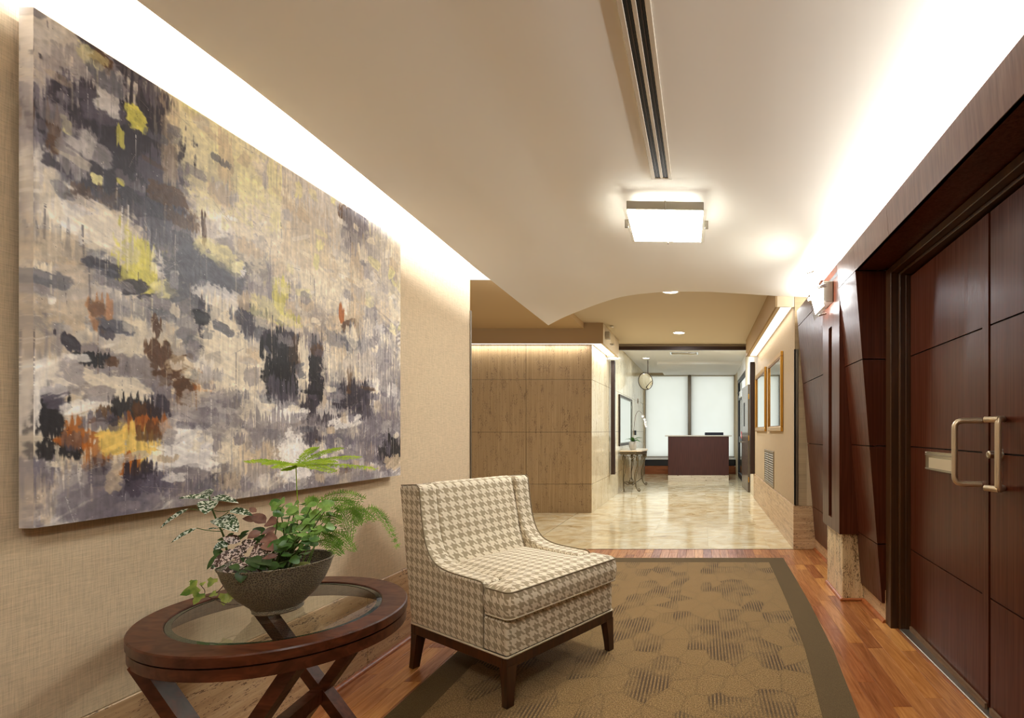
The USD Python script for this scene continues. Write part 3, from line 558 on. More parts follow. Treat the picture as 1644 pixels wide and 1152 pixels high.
put('glass_plate', bx(-0.13, 0.13, -0.10, -0.093, -0.125, 0.125, 0.001), 'clear_plate', t, False)
for z_ in (-1, 1): put('clip', bx(-0.02, 0.02, -0.108, -0.06, z_ * 0.128 - 0.008, z_ * 0.128 + 0.008, 0.002), 'chrome', t)

# ------------------------------------------------------------------ painting
W_, H_ = 740, 660
S_, T_ = np.meshgrid(np.linspace(0, 1, W_), np.linspace(0, 1, H_))
def field(fx, fy, seed, o=4, rot=0.0):
    c, s = math.cos(rot), math.sin(rot); x, y = S_ * 1.43, T_ * 1.26
    return meshkit.fbm(np.stack([(c * x + s * y) * fx, (c * y - s * x) * fy, np.zeros_like(x) + seed * 7.7], -1), o, seed)
PC = dict(DK=(54, 48, 58), BK=(36, 34, 38), VI=(102, 96, 108), GR=(138, 130, 132), SL=(96, 95, 104), CR=(228, 216, 194), WH=(240, 234, 226), YE=(206, 197, 98), PY=(224, 216, 158), OR=(168, 98, 40), BR=(92, 64, 42), GO=(224, 192, 108), LG=(182, 174, 170), TN=(194, 174, 146))
PC = {k: np.array(c, float) for k, c in PC.items()}
fine, vert, vert2, diag, diag2, soft, mid, mid2, grit = field(90, 90, 1, 3), field(60, 6, 2, 4), field(170, 12, 3, 3), field(9, 90, 4, 4, -0.5), field(9, 90, 14, 4, 0.35), field(6, 6, 5, 4), field(16, 14, 15, 3), field(16, 14, 16, 3), field(220, 220, 6, 2)
st_ = lambda a, lo, hi: np.clip((a - lo) / (hi - lo), 0, 1)
sm = lambda a, lo, hi: st_(a, lo, hi) ** 2 * (3 - 2 * st_(a, lo, hi))
img = np.ones((H_, W_, 3)) * PC['LG']
def mixin(col, m):
    global img
    img = img * (1 - m[..., None]) + np.asarray(col) * m[..., None]
mixin((206, 194, 172), sm(soft + 0.30 * (1 - T_) * sm(S_, 0.15, 0.5) + 0.25 * (vert - 0.5), 0.36, 0.60) * 0.9)
mixin(PC['CR'], sm(mid + 0.25 * (1 - T_) * sm(S_, 0.2, 0.6) + 0.3 * (vert2 - 0.5), 0.52, 0.72) * 0.8)
mixin(PC['GR'], sm(field(8, 5, 9, 5) + 0.25 * T_ - 0.12 + 0.3 * (vert - 0.5), 0.52, 0.66) * 0.75)
mixin(PC['TN'], sm(field(10, 7, 11, 4) + 0.2 * (vert2 - 0.5), 0.53, 0.62) * 0.55)
mixin(PC['VI'], sm(field(9, 6, 10, 5) + 0.32 * sm(T_, 0.74, 1.0) - 0.1 + 0.3 * (diag2 - 0.5), 0.52, 0.70) * 0.65)
mixin(PC['WH'], sm(field(12, 9, 12, 4) + 0.5 * (diag - 0.5), 0.58, 0.68) * 0.6)
def patch(cx, cy, rw, rh, ang, col, al, kind, seed, grow=1.22):
    rw, rh = rw * grow, rh * grow
    c, s = math.cos(math.radians(ang)), math.sin(math.radians(ang)); k = 1.9
    ex = k * (abs(rw * c) + abs(rh * s)) + 0.02; ey = k * (abs(rw * s) + abs(rh * c)) + 0.02 + (0.05 if kind == 'v' else 0)
    i0, i1, j0, j1 = max(0, int((cy - ey) * H_)), min(H_, int((cy + ey) * H_) + 1), max(0, int((cx - ex) * W_)), min(W_, int((cx + ex) * W_) + 1)
    if i1 - i0 < 2 or j1 - j0 < 2: return
    sl = np.s_[i0:i1, j0:j1]; oy, ox = (seed * 137) % H_, (seed * 251) % W_
    def r(F_, a=0):
        return np.take(np.take(F_, (np.arange(i0, i1) + oy + 97 * a) % H_, 0), (np.arange(j0, j1) + ox + 61 * a) % W_, 1)
    a, b = S_[sl] - cx, T_[sl] - cy
    p, q = (c * a + s * b) / rw, (c * b - s * a) / rh
    p = p + 1.5 * (r(mid) - 0.5) + 0.7 * (r(fine, 1) - 0.5); q = q + 1.3 * (r(mid2) - 0.5) + (1.6 * (r(vert2) - 0.5) if kind == 'v' else 0.8 * (r(fine, 2) - 0.5))
    d = (np.abs(p) ** 4 + np.abs(q) ** 4) ** 0.25
    tex = {'v': vert2, 's': diag if ang <= 0 else diag2, 'b': fine}[kind]; e = 1.0 - d
    dry = sm(r(tex) + 0.55 * np.clip(e, -1, 0.8), 0.42, 0.56)
    m = sm(e, -0.04, 0.20) * min(1, al * 1.04) * (0.12 + 0.88 * dry)
    tone = PC[col] * (0.80 + 0.40 * r(tex, 3)[..., None])
    img[sl] = img[sl] * (1 - m[..., None]) + tone * m[..., None]
S="""0.429,0.11,0.3201,0.1536,35,CR,0.55,b;0.301,0.051,0.1204,0.1642,0,PY,0.35,b;0.636,0.027,0.2417,0.1109,35,LG,0.5,v;0.028,0.048,0.0427,0.0646,10,LG,0.6,b;0.065,0.092,0.0465,0.0675,30,GR,0.5,v;0.055,0.218,0.0734,0.0769,20,VI,0.75,v;0.131,0.2,0.0866,0.117,0,DK,0.8,v;0.156,0.149,0.0522,0.103,0,DK,0.8,v;0.114,0.134,0.0399,0.0493,0,DK,0.65,v;0.183,0.078,0.0252,0.0588,0,DK,0.6,v;0.091,0.124,0.0303,0.032,-30,VI,0.6,s;0.139,0.262,0.063,0.0562,10,DK,0.75,v;0.197,0.199,0.0378,0.0536,0,VI,0.6,v;0.084,-0.003,0.0205,0.0132,-38,DK,0.8,s;0.158,-0.007,0.0393,0.0201,-25,DK,0.65,s;0.174,0.009,0.0135,0.0349,0,VI,0.6,v;0.011,0.197,0.0079,0.0268,0,DK,0.85,v;0.026,0.213,0.009,0.0496,0,BR,0.75,v;-0.007,0.208,0.0091,0.0238,0,BR,0.6,v;0.099,0.021,0.0193,0.0162,15,BR,0.85,s;0.099,0.097,0.0173,0.0296,0,WH,0.7,s;0.106,0.058,0.0235,0.0244,0,LG,0.6,b;0.08,0.027,0.0185,0.0185,20,PY,0.5,b;0.145,0.106,0.016,0.0255,0,YE,0.9,b;0.124,0.162,0.0071,0.0208,0,YE,0.85,v;0.085,0.281,0.0075,0.0106,0,PY,0.9,b;0.124,0.262,0.0061,0.0061,0,YE,0.8,b;0.043,0.196,0.0068,0.0126,0,PY,0.7,b;0.252,-0.001,0.0157,0.0157,0,PY,0.7,v;0.062,0.332,0.0178,0.0233,0,BR,0.5,v;0.099,0.307,0.0212,0.0162,0,BR,0.5,v;0.192,0.315,0.0514,0.0475,10,VI,0.7,v;0.216,0.345,0.049,0.0516,0,SL,0.6,v;0.156,0.304,0.0565,0.0257,-15,DK,0.55,s;0.281,0.29,0.005,0.0323,0,BR,0.9,v;0.718,0.028,0.0216,0.0315,0,BR,0.85,v;0.773,0.027,0.0521,0.0513,0,VI,0.8,v;0.785,0.097,0.0705,0.0893,0,GR,0.7,v;0.465,0.089,0.0188,0.113,0,PY,0.5,v;0.33,0.091,0.0181,0.0741,0,TN,0.6,v;0.211,0.112,0.0146,0.0967,0,TN,0.5,v;0.267,0.392,0.0405,0.051,25,SL,0.8,s;0.33,0.395,0.0513,0.0438,0,SL,0.7,s;0.361,0.369,0.0159,0.0208,0,WH,0.8,b;0.091,0.479,0.0246,0.0187,-15,DK,0.8,s;0.156,0.447,0.0239,0.0486,0,YE,0.75,v;0.076,0.382,0.0477,0.0447,20,WH,0.6,s;0.114,0.386,0.0478,0.0438,25,CR,0.6,s;0.015,0.422,0.0175,0.0636,0,CR,0.5,v;0.034,0.453,0.0333,0.0351,0,TN,0.5,b;-0.01,0.091,0.006,0.0712,0,LG,0.6,v;-0.01,0.376,0.0075,0.0712,0,WH,0.6,v;-0.01,0.272,0.009,0.038,0,VI,0.6,v;0.312,0.341,0.0497,0.0265,20,PY,0.6,s;0.589,0.185,0.0906,0.0991,0,TN,0.45,v;0.94,0.069,0.0847,0.1134,0,CR,0.5,v;0.055,0.259,0.021,0.0308,0,LG,0.5,v;0.073,0.206,0.0109,0.0209,0,LG,0.5,v;0.103,0.47,0.0311,0.0243,-15,DK,0.8,s;0.103,0.481,0.0233,0.0189,0,SL,0.7,s;0.156,0.433,0.0326,0.0486,0,YE,0.75,v;0.165,0.47,0.0244,0.0231,0,YE,0.7,b;0.152,0.495,0.0237,0.0199,0,DK,0.85,s;0.202,0.475,0.0214,0.018,-30,PY,0.7,s;0.192,0.419,0.014,0.0237,0,WH,0.5,v;0.267,0.428,0.0486,0.0574,-40,SL,0.8,s;0.33,0.399,0.0453,0.0371,20,SL,0.6,s;0.318,0.457,0.0473,0.0267,15,WH,0.7,s;0.038,0.54,0.0403,0.0553,10,TN,0.6,b;0.055,0.514,0.0524,0.0308,-10,LG,0.5,s;0.091,0.565,0.0171,0.0347,0,OR,0.5,v;0.089,0.555,0.0132,0.016,0,BR,0.55,b;0.122,0.585,0.0284,0.0124,10,SL,0.9,s;0.103,0.6,0.0117,0.0108,0,DK,0.7,v;0.192,0.514,0.0281,0.0119,0,GR,0.6,s;0.046,0.634,0.0103,0.0178,-30,DK,0.85,v;0.084,0.66,0.0205,0.0132,0,BK,0.85,v;0.106,0.659,0.0118,0.0098,0,BR,0.8,v;0.055,0.663,0.021,0.0077,-12,WH,0.7,s;0.187,0.569,0.0083,0.0207,0,BR,0.9,v;0.197,0.632,0.0212,0.0328,-35,BR,0.9,v;0.221,0.664,0.047,0.0183,-42,BR,0.9,s;0.244,0.698,0.0284,0.0187,-35,BR,0.9,s;0.257,0.728,0.0291,0.0189,0,BR,0.5,v;0.281,0.691,0.0194,0.0226,0,OR,0.9,v;0.236,0.65,0.0254,0.0186,-20,TN,0.7,s;0.287,0.681,0.0095,0.0162,0,BK,0.6,v;0.262,0.671,0.016,0.0095,0,CR,0.8,s;0.276,0.554,0.006,0.0674,0,DK,0.8,v;0.289,0.511,0.0253,0.0163,-15,SL,0.7,s;0.318,0.53,0.0355,0.0534,0,CR,0.7,v;0.301,0.626,0.0201,0.0197,-20,DK,0.65,s;0.301,0.653,0.0201,0.0197,0,LG,0.8,b;0.342,0.606,0.0709,0.0817,10,CR,0.7,s;0.394,0.618,0.0403,0.0711,0,CR,0.6,v;0.401,0.517,0.0408,0.0429,-25,SL,0.8,v;0.384,0.492,0.0231,0.0353,0,DK,0.6,v;0.488,0.541,0.0586,0.0345,0,DK,0.85,v;0.488,0.602,0.0507,0.0881,0,BK,0.92,v;0.473,0.673,0.0343,0.0492,0,BK,0.8,v;0.528,0.572,0.0207,0.0435,0,BR,0.5,v;0.504,0.701,0.044,0.0543,0,VI,0.6,v;0.603,0.626,0.0231,0.1,0,BK,0.9,v;0.585,0.71,0.027,0.0658,0,DK,0.85,v;0.558,0.615,0.0173,0.0807,0,CR,0.8,v;0.626,0.58,0.0143,0.0636,0,DK,0.6,v;0.48,0.406,0.0231,0.0419,0,YE,0.7,v;0.512,0.462,0.0324,0.0195,0,YE,0.6,v;0.45,0.452,0.0589,0.0298,0,PY,0.5,b;0.702,0.398,0.0095,0.0312,0,OR,0.9,v;0.739,0.425,0.0388,0.0183,-35,BR,0.85,s;0.773,0.472,0.0637,0.042,-25,SL,0.75,v;0.773,0.295,0.0347,0.1214,0,TN,0.7,v;0.859,0.218,0.0964,0.118,0,LG,0.5,v;0.45,0.356,0.011,0.067,0,VI,0.4,v;0.686,0.667,0.031,0.0618,0,SL,0.7,v;0.762,0.669,0.0685,0.0556,0,DK,0.85,v;0.797,0.713,0.0536,0.0521,0,DK,0.75,v;0.707,0.585,0.0744,0.0537,0,CR,0.6,v;0.859,0.523,0.0835,0.0983,0,LG,0.6,v;0.739,0.607,0.0111,0.032,0,BR,0.5,v;0.94,0.643,0.0565,0.1134,0,GR,0.6,v;0.898,0.788,0.1144,0.0805,0,VI,0.55,v;0.465,0.772,0.0829,0.0188,-8,WH,0.9,s;0.414,0.752,0.0452,0.0434,30,CR,0.6,s;0.617,0.775,0.0612,0.021,0,DK,0.75,v;0.504,0.809,0.1199,0.0388,0,GR,0.7,v;0.739,0.781,0.0721,0.0183,-10,WH,0.7,s;0.528,0.896,0.0539,0.0672,0,WH,0.75,b;0.626,0.86,0.0572,0.0339,0,VI,0.7,v;0.589,0.834,0.0272,0.0248,0,DK,0.6,v;0.954,0.891,0.0646,0.0468,30,BK,0.85,v;0.912,0.929,0.041,0.0203,0,DK,0.7,v;0.954,0.942,0.043,0.0312,0,TN,0.8,s;0.723,0.953,0.0326,0.0163,0,BR,0.9,b;0.728,0.981,0.0328,0.0227,0,TN,0.5,b;0.785,0.902,0.0822,0.0564,0,VI,0.6,v;0.024,0.792,0.0179,0.0569,0,BK,0.85,v;0.018,0.851,0.0128,0.0196,0,BK,0.8,v;0.048,0.847,0.0189,0.0254,0,BK,0.85,v;0.029,0.747,0.0181,0.0199,0,VI,0.8,s;-0.004,0.754,0.0091,0.0622,0,WH,0.75,v;-0.01,0.84,0.0075,0.0285,0,VI,0.7,v;0.028,0.707,0.0427,0.0298,-25,WH,0.6,s;0.065,0.707,0.0358,0.0311,20,GR,0.6,s;0.122,0.723,0.0487,0.0304,10,CR,0.75,s;0.069,0.759,0.0307,0.0156,-10,WH,0.75,s;0.062,0.822,0.0266,0.031,10,OR,0.8,v;0.08,0.848,0.024,0.0317,0,OR,0.7,v;0.099,0.779,0.0173,0.0162,0,BR,0.7,v;0.135,0.772,0.0354,0.0252,0,BK,0.8,v;0.165,0.776,0.0266,0.0231,0,BR,0.85,v;0.192,0.763,0.021,0.0208,0,DK,0.7,v;0.156,0.799,0.0435,0.0229,0,OR,0.8,v;0.11,0.827,0.0217,0.0327,0,GO,0.9,s;0.156,0.845,0.0326,0.0429,0,GO,0.85,v;0.174,0.811,0.0203,0.0204,0,BR,0.7,v;0.131,0.889,0.0124,0.0195,0,OR,0.85,v;0.15,0.885,0.0051,0.017,0,OR,0.8,v;0.091,0.8,0.0114,0.0107,-30,CR,0.8,s;0.221,0.829,0.0297,0.0488,0,LG,0.6,s;0.262,0.836,0.0347,0.0285,0,WH,0.7,s;0.241,0.879,0.0565,0.028,8,WH,0.75,s;0.231,0.921,0.0655,0.0154,8,GR,0.7,s;0.33,0.844,0.0483,0.0404,20,CR,0.6,b;0.312,0.764,0.0468,0.0531,40,GR,0.5,s;0.284,0.733,0.0445,0.0194,0,LG,0.6,s;0.156,0.92,0.037,0.0315,0,DK,0.85,v;0.192,0.935,0.0257,0.0178,0,VI,0.85,v;0.095,0.908,0.0172,0.0188,0,VI,0.8,s;0.087,0.891,0.015,0.016,30,DK,0.55,s;0.002,0.898,0.0247,0.0313,0,VI,0.75,v;0.015,0.939,0.0191,0.0391,0,TN,0.5,v;0.055,0.934,0.0524,0.0564,0,GR,0.55,v;0.122,0.966,0.0608,0.0442,0,VI,0.45,s;0.301,0.961,0.086,0.0197,5,VI,0.6,v;0.33,0.925,0.0362,0.0202,0,DK,0.45,s;0.381,0.887,0.0197,0.0457,0,TN,0.5,v;0.394,0.938,0.0807,0.0498,0,GR,0.5,v;-0.007,0.983,0.0151,0.0191,0,LG,0.5,b;0.797,0.979,0.0954,0.0426,0,GR,0.6,v"""
P = random.Random(11)
def scatter(n, w, h, al, seed):
    for k in range(n):
        x, y_ = P.random(), P.random(); i, j = int(y_ * (H_ - 1)), int(x * (W_ - 1)); l = img[i, j].mean()
        if l < 95: c = P.choice(('VI', 'SL', 'DK', 'GR', 'BK', 'BR'))
        elif y_ > 0.72: c = P.choice(('VI', 'GR', 'LG', 'WH', 'SL', 'TN', 'CR', 'GR'))
        elif x > 0.35 and y_ < 0.45: c = P.choice(('CR', 'CR', 'PY', 'TN', 'LG', 'WH', 'GR'))
        else: c = P.choice(('CR', 'WH', 'LG', 'GR', 'TN', 'SL', 'CR', 'VI'))
        kd = P.choice('vvsb'); patch(x, y_, P.uniform(*w), P.uniform(*h), P.uniform(-40, 40) if kd == 's' else 0, c, P.uniform(*al), kd, seed + k, 1.0)
scatter(170, (0.02, 0.09), (0.015, 0.07), (0.3, 0.7), 500)
for i, row in enumerate(S.split(';')):
    a = row.split(','); patch(*map(float, a[:5]), a[5], float(a[6]), a[7], i + 1)
scatter(260, (0.006, 0.035), (0.006, 0.03), (0.3, 0.75), 900)
def streak(x0, y0, x1, y1, w, col, al):
    n = int(max(abs(x1 - x0) * W_, abs(y1 - y0) * H_)) + 1
    for k in range(n):
        t = k / n; x = (x0 + (x1 - x0) * t) * (W_ - 1); y_ = (y0 + (y1 - y0) * t) * (H_ - 1); j, i = int(x), int(y_)
        if not (0 <= i < H_ and 0 <= j < W_) or grit[i, j] < 0.36: continue
        for dj in range(-w, w + 1):
            jj = j + dj
            if 0 <= jj < W_:
                m = max(0, al * (1 - abs(dj + j - x) / (w + 1)) * (1 - 0.5 * t)); img[i, jj] = img[i, jj] * (1 - m) + np.array(col) * m
for k in range(420):                                              # drips
    x, y_ = P.random(), P.random() ** 0.8 * 0.9; l = P.uniform(0.03, 0.16)
    i, j = int(y_ * (H_ - 1)), int(x * (W_ - 1)); c = img[i, j]
    streak(x, y_, x + P.uniform(-0.003, 0.003), y_ + l, P.choice((0, 0, 1)), c if P.random() < 0.6 else P.choice((PC['WH'], PC['DK'], PC['TN'], PC['CR'])), P.uniform(0.35, 0.85))
for k in range(420):                                              # scratches
    x, y_, a, l = P.random(), P.random(), P.uniform(0, PI), P.uniform(0.015, 0.08)
    streak(x, y_, x + l * math.cos(a), y_ + l * math.sin(a), 0, P.choice((PC['WH'], PC['CR'], PC['CR'], PC['DK'])), P.uniform(0.25, 0.65))
for k in range(1500):                                             # spatter
    x, y_ = P.random(), P.random(); i, j = int(y_ * (H_ - 1)), int(x * (W_ - 1)); m = P.uniform(0.3, 0.8)
    img[i, j] = img[i, j] * (1 - m) + PC['DK' if P.random() < 0.5 else 'WH'] * m
img *= (0.90 + 0.20 * fine[..., None]) * (0.95 + 0.10 * vert2[..., None])
img = 156 + (img - 150) * 1.16
img = np.clip(img, 0, 255)
rel = 0.0012 * (field(60, 60, 21, 4) - 0.5) + 0.0008 * (img.mean(-1) / 255 - 0.5)
t = thing('canvas_painting', 'large abstract painting in greys, cream, black and yellow on the left wall', 'painting')
mat('paint_print', {'a': ('attribute', dict(attribute='paint')), 'c': ('texture_coordinate', {}), 'n': ('noise_texture', dict(scale=500, detail=2)), 'b': ('bump', dict(strength=0.15, distance=0.001)), 'p': ('principled_bsdf', dict(roughness=0.42, specular_ior_level=0.4))},
    [('a.color', 'p.base_color'), ('c.object', 'n.vector'), ('n.fac', 'b.height'), ('b.normal', 'p.normal')])
def painted(name, pts, colors, faces):
    g = usdkit.mesh(stage, fresh(str(t.GetPath()), name), trimesh.Trimesh(pts, faces, process=False), MAT['paint_print'], False)
    c = np.array(colors) / 255; c = np.where(c < 0.04045, c / 12.92, ((c + 0.055) / 1.055) ** 2.4)
    UsdGeom.PrimvarsAPI(g).CreatePrimvar('paint', Sdf.ValueTypeNames.Color3fArray, 'vertex').Set(Vt.Vec3fArray.FromNumpy(c.astype(np.float32)))
    n_ = meshkit.arrays(trimesh.Trimesh(pts, faces, process=False), True)[2]
    g.CreateNormalsAttr(Vt.Vec3fArray.FromNumpy(n_.astype(np.float32))); g.SetNormalsInterpolation('vertex')
def grid_faces(h, w, flip=False):
    i = np.arange(h * w).reshape(h, w); a, b, c, d = i[:-1, :-1].ravel(), i[:-1, 1:].ravel(), i[1:, 1:].ravel(), i[1:, :-1].ravel()
    f = np.vstack([np.c_[a, c, b], np.c_[a, d, c]]); return f[:, ::-1] if flip else f
Y0, Y1, Z0, Z1, XF = 1.177, 2.610, 0.945, 2.207, -1.620
py, pz = Y0 + S_ * (Y1 - Y0), Z1 - T_ * (Z1 - Z0)
pts = np.stack([XF + rel, py, pz], -1).reshape(-1, 3); fc = grid_faces(H_, W_)
if np.cross(pts[fc[0, 1]] - pts[fc[0, 0]], pts[fc[0, 2]] - pts[fc[0, 0]])[0] < 0: fc = fc[:, ::-1]
painted('canvas', pts, img.reshape(-1, 3), fc)
D_ = 8
for nm, cols, mk in (('left', img[:, :D_][:, ::-1], lambda k: (Y0, None)), ('right', img[:, -D_:][:, ::-1], lambda k: (Y1, None))):
    q = np.stack(np.broadcast_arrays(np.linspace(XF + rel[:, 0 if nm == 'left' else -1], -1.655, D_).T, np.full((H_, D_), mk(0)[0]), pz[:, :1]), -1).reshape(-1, 3)
    fc = grid_faces(H_, D_); nn = np.cross(q[fc[0, 1]] - q[fc[0, 0]], q[fc[0, 2]] - q[fc[0, 0]])[1]
    if (nn > 0) == (nm == 'left'): fc = fc[:, ::-1]
    c = np.clip(cols * 0.55 + 214 * 0.45, 0, 255) if nm == 'left' else cols
    painted('wrapped_edge', q, c.reshape(-1, 3), fc)
for zz, rr, row in ((Z1, rel[0], img[:D_]), (Z0, rel[-1], img[-D_:])):
    q = np.stack(np.broadcast_arrays(np.linspace(XF + rr, -1.655, D_), py[:1], np.full((D_, W_), zz)), -1).reshape(-1, 3)
    fc = grid_faces(D_, W_); nn = np.cross(q[fc[0, 1]] - q[fc[0, 0]], q[fc[0, 2]] - q[fc[0, 0]])[2]
    if (nn < 0) == (zz == Z1): fc = fc[:, ::-1]
    painted('wrapped_edge', q, row.reshape(-1, 3), fc)
put('stretcher', bx(-1.655, -1.64, Y0 + 0.02, Y1 - 0.02, Z0 + 0.02, Z1 - 0.02), 'cherry', t, False)
for y_ in (Y0 + 0.3, Y1 - 0.36): put('hanging_bracket', bx(-1.672, -1.654, y_, y_ + 0.06, Z1 - 0.1, Z1 - 0.06), 'brushed', t, False)

# ------------------------------------------------------------------ side table
TC, TZ, TR = (-1.275, 1.474), 0.645, math.radians(-28.5)
tb = thing('side_table', 'oval dark wood side table with an inset glass top and crossed legs', 'table', (TC[0], TC[1], 0), 0)
def ell(a, b, n=72): 
    k = np.arange(n) * 2 * PI / n; x, y = a * np.cos(k), b * np.sin(k)
    return np.c_[math.cos(TR) * x - math.sin(TR) * y, math.sin(TR) * x + math.cos(TR) * y]
def ell_ring(prof, n=72):
    """closed ring: prof is a closed loop of (inset, z) below the outer ellipse"""
    rings = [np.c_[ell(0.382 - o, 0.305 - o, n), np.full(n, z)] for o, z in prof]; k = len(prof); v = np.vstack(rings); f = []
    for i in range(k):
        j = (i + 1) % k
        for a in range(n):
            b = (a + 1) % n; f += [[i * n + a, i * n + b, j * n + b], [i * n + a, j * n + b, j * n + a]]
    m = trimesh.Trimesh(v, f, process=False)
    if m.volume < 0: m.invert()
    return m
put('top_rim', ell_ring([(0.004, TZ - 0.030), (0.0, TZ - 0.027), (0.0, TZ - 0.004), (0.003, TZ), (0.066, TZ), (0.069, TZ - 0.002), (0.069, TZ - 0.012), (0.058, TZ - 0.012), (0.058, TZ - 0.030)][::-1]), 'table_wood', tb)
put('apron', ell_ring([(0.003, TZ - 0.033), (0.003, TZ - 0.062), (0.03, TZ - 0.062), (0.03, TZ - 0.033)]), 'table_wood', tb)
gl = put('glass_top', prism(np.array(ell(0.382 - 0.0705, 0.305 - 0.0705)), TZ - 0.0115, TZ - 0.0035), 'table_glass', tb, False)
put('glass_edge', ell_ring([(0.0705, TZ - 0.0112), (0.0705, TZ - 0.0032), (0.084, TZ - 0.0022), (0.084, TZ - 0.0028)]), 'table_glass_edge', gl)
def bar(p, q, w, d):
    """square bar from p to q in a vertical plane of constant y, width w, depth d along y"""
    p, q = np.array(p, float), np.array(q, float); u = (q - p) / np.linalg.norm(q - p); s = np.cross(u, [0, 1.0, 0]); s /= np.linalg.norm(s); y = np.cross(s, u); y /= np.linalg.norm(y)
    return trimesh.convex.convex_hull(np.array([e + s * a * w / 2 + y * b * d / 2 for e in (p, q) for a in (-1, 1) for b in (-1, 1)]))
tx0, ty0 = TC
for (xa, xb, yf) in ((-1.425, -1.028, 1.235), (-1.50, -1.075, 1.645)):
    a, b = xa - tx0, xb - tx0; yf -= ty0; top = TZ - 0.05
    put('leg', bar((a, yf - 0.0, top), (b, yf, 0.026), 0.034, 0.040), 'table_wood', tb, False)
    put('leg', bar((b, yf + 0.004, top), (a, yf + 0.004, 0.012), 0.034, 0.040), 'table_wood', tb, False)
    put('bolt', place(trimesh.creation.icosphere(2, 0.008), ((a + b) / 2, yf - 0.026, top / 2)), 'champagne', tb)
put('stretcher', trimesh.convex.convex_hull(np.array([(x + dx_, y, z) for (x, y) in ((-1.232 - tx0, 1.26 - ty0), (-1.288 - tx0, 1.622 - ty0)) for dx_ in (-0.02, 0.02) for z in (0.275, 0.318)])), 'table_wood', tb, False)

# ------------------------------------------------------------------ planted bowl
BC = np.array([-1.272, 1.459, TZ])
bw = thing('planted_bowl', 'ribbed bronze-grey bowl planted with ferns and speckled foliage on the oval side table', 'potted plant', BC)
prof = [(0.0, 0.0), (0.055, 0.0), (0.060, 0.004), (0.060, 0.010), (0.057, 0.013), (0.066, 0.022), (0.092, 0.050), (0.112, 0.082), (0.124, 0.112), (0.131, 0.138), (0.134, 0.142), (0.135, 0.147), (0.133, 0.149), (0.129, 0.147), (0.126, 0.138), (0.119, 0.112), (0.10, 0.09), (0, 0.088)]
mat('bowl_glaze', {'t': ('texture_coordinate', {}), 'x': ('separate_xyz', {}), 'at': ('math', dict(math_type='arctan2')), 'an': ('math', dict(math_type='multiply', value2=1.0)), 'sw': ('math', dict(math_type='multiply', value2=4.0)), 'si': ('math', dict(math_type='sine')), 'sa': ('math', dict(math_type='multiply', value2=0.0085)),
                   'zz': ('math', dict(math_type='add')), 'zf': ('math', dict(math_type='multiply', value2=190.0)), 'fr': ('math', dict(math_type='fraction')), 'rid': ('math', dict(math_type='pingpong', value2=0.5)),
                   'cu': ('combine_xyz', {}), 'as': ('math', dict(math_type='multiply', value2=22.0)), 'vo': ('voronoi_texture', dict(dimensions='2D', scale=1.0, randomness=0.8)), 'dt': ('map_range', dict(from_min=0.1, from_max=0.4, clamp=True)),
                   'h': ('math', dict(math_type='add')), 'n': ('noise_texture', dict(scale=40, detail=4)), 'r': ('rgb_ramp', dict(ramp=[(0.1, lin((52, 44, 34))), (0.55, lin((94, 84, 66))), (0.95, lin((150, 138, 112)))])),
                   'hm': ('math', dict(math_type='multiply', value2=0.6)), 'b': ('bump', dict(strength=0.7, distance=0.003)), 'p': ('principled_bsdf', dict(roughness=0.42, metallic=0.25))},
    [('t.object', 'x.vector'), ('x.y', 'at.value1'), ('x.x', 'at.value2'), ('at.value', 'sw.value1'), ('sw.value', 'si.value1'), ('si.value', 'sa.value1'), ('x.z', 'zz.value1'), ('sa.value', 'zz.value2'), ('zz.value', 'zf.value1'), ('zf.value', 'rid.value1'),
     ('at.value', 'as.value1'), ('as.value', 'cu.x'), ('zf.value', 'cu.y'), ('cu.vector', 'vo.vector'), ('vo.distance', 'dt.value'), ('dt.result', 'h.value1'), ('rid.value', 'h.value2'), ('h.value', 'hm.value1'), ('hm.value', 'r.fac'), ('r.color', 'p.base_color'), ('h.value', 'b.height'), ('b.normal', 'p.normal')])
put('bowl', lathe(prof[:16] + [(0.10, 0.112)], 64), 'bowl_glaze', bw, 40)
so = trimesh.creation.cylinder(0.119, 0.01, sections=40); so = so.subdivide().subdivide(); v = so.vertices; v[:, 2] += 0.113 + (meshkit.fbm(v * 60, 3, 3) - 0.5) * 0.012 * (v[:, 2] > 0)
put('soil', trimesh.Trimesh(v, so.faces), 'soil', bw)
put('moss', place(trimesh.creation.icosphere(3, 0.03), (0.055, 0.02, 0.108)), 'moss', bw)
def leafy(name, c, c2, spots=None, rough=0.4, trans=0.25):
    nodes = {'t': ('texture_coordinate', {}), 'n': ('noise_texture', dict(scale=30, detail=3)), 'r': ('rgb_ramp', dict(ramp=[(0.35, lin(c)), (0.65, lin(c2))])), 'p': ('principled_bsdf', dict(roughness=rough)), 'l': ('translucent_bsdf', {}), 'm': ('mix_closure', dict(fac=trans))}
    links = [('t.object', 'n.vector'), ('n.fac', 'r.fac'), ('p.BSDF', 'm.closure1'), ('l.BSDF', 'm.closure2')]
    if spots:
        nodes |= {'s': ('noise_texture', dict(scale=spots[1], detail=2, roughness=0.6)), 'k': ('map_range', dict(from_min=0.505, from_max=0.53, clamp=True)), 'x': ('mix', dict(color2=lin(spots[0])))}
        links += [('t.object', 's.vector'), ('s.fac', 'k.value'), ('k.result', 'x.fac'), ('r.color', 'x.color1'), ('x.color', 'p.base_color'), ('x.color', 'l.color')]
    else: links += [('r.color', 'p.base_color'), ('r.color', 'l.color')]
    mat(name, nodes, links, 'm.closure')
leafy('leaf_white_spots', (40, 66, 34), (58, 88, 46), ((214, 222, 208), 150)); leafy('leaf_pink_spots', (58, 50, 40), (92, 66, 58), ((222, 206, 200), 150)); leafy('leaf_red', (108, 70, 60), (150, 110, 96))
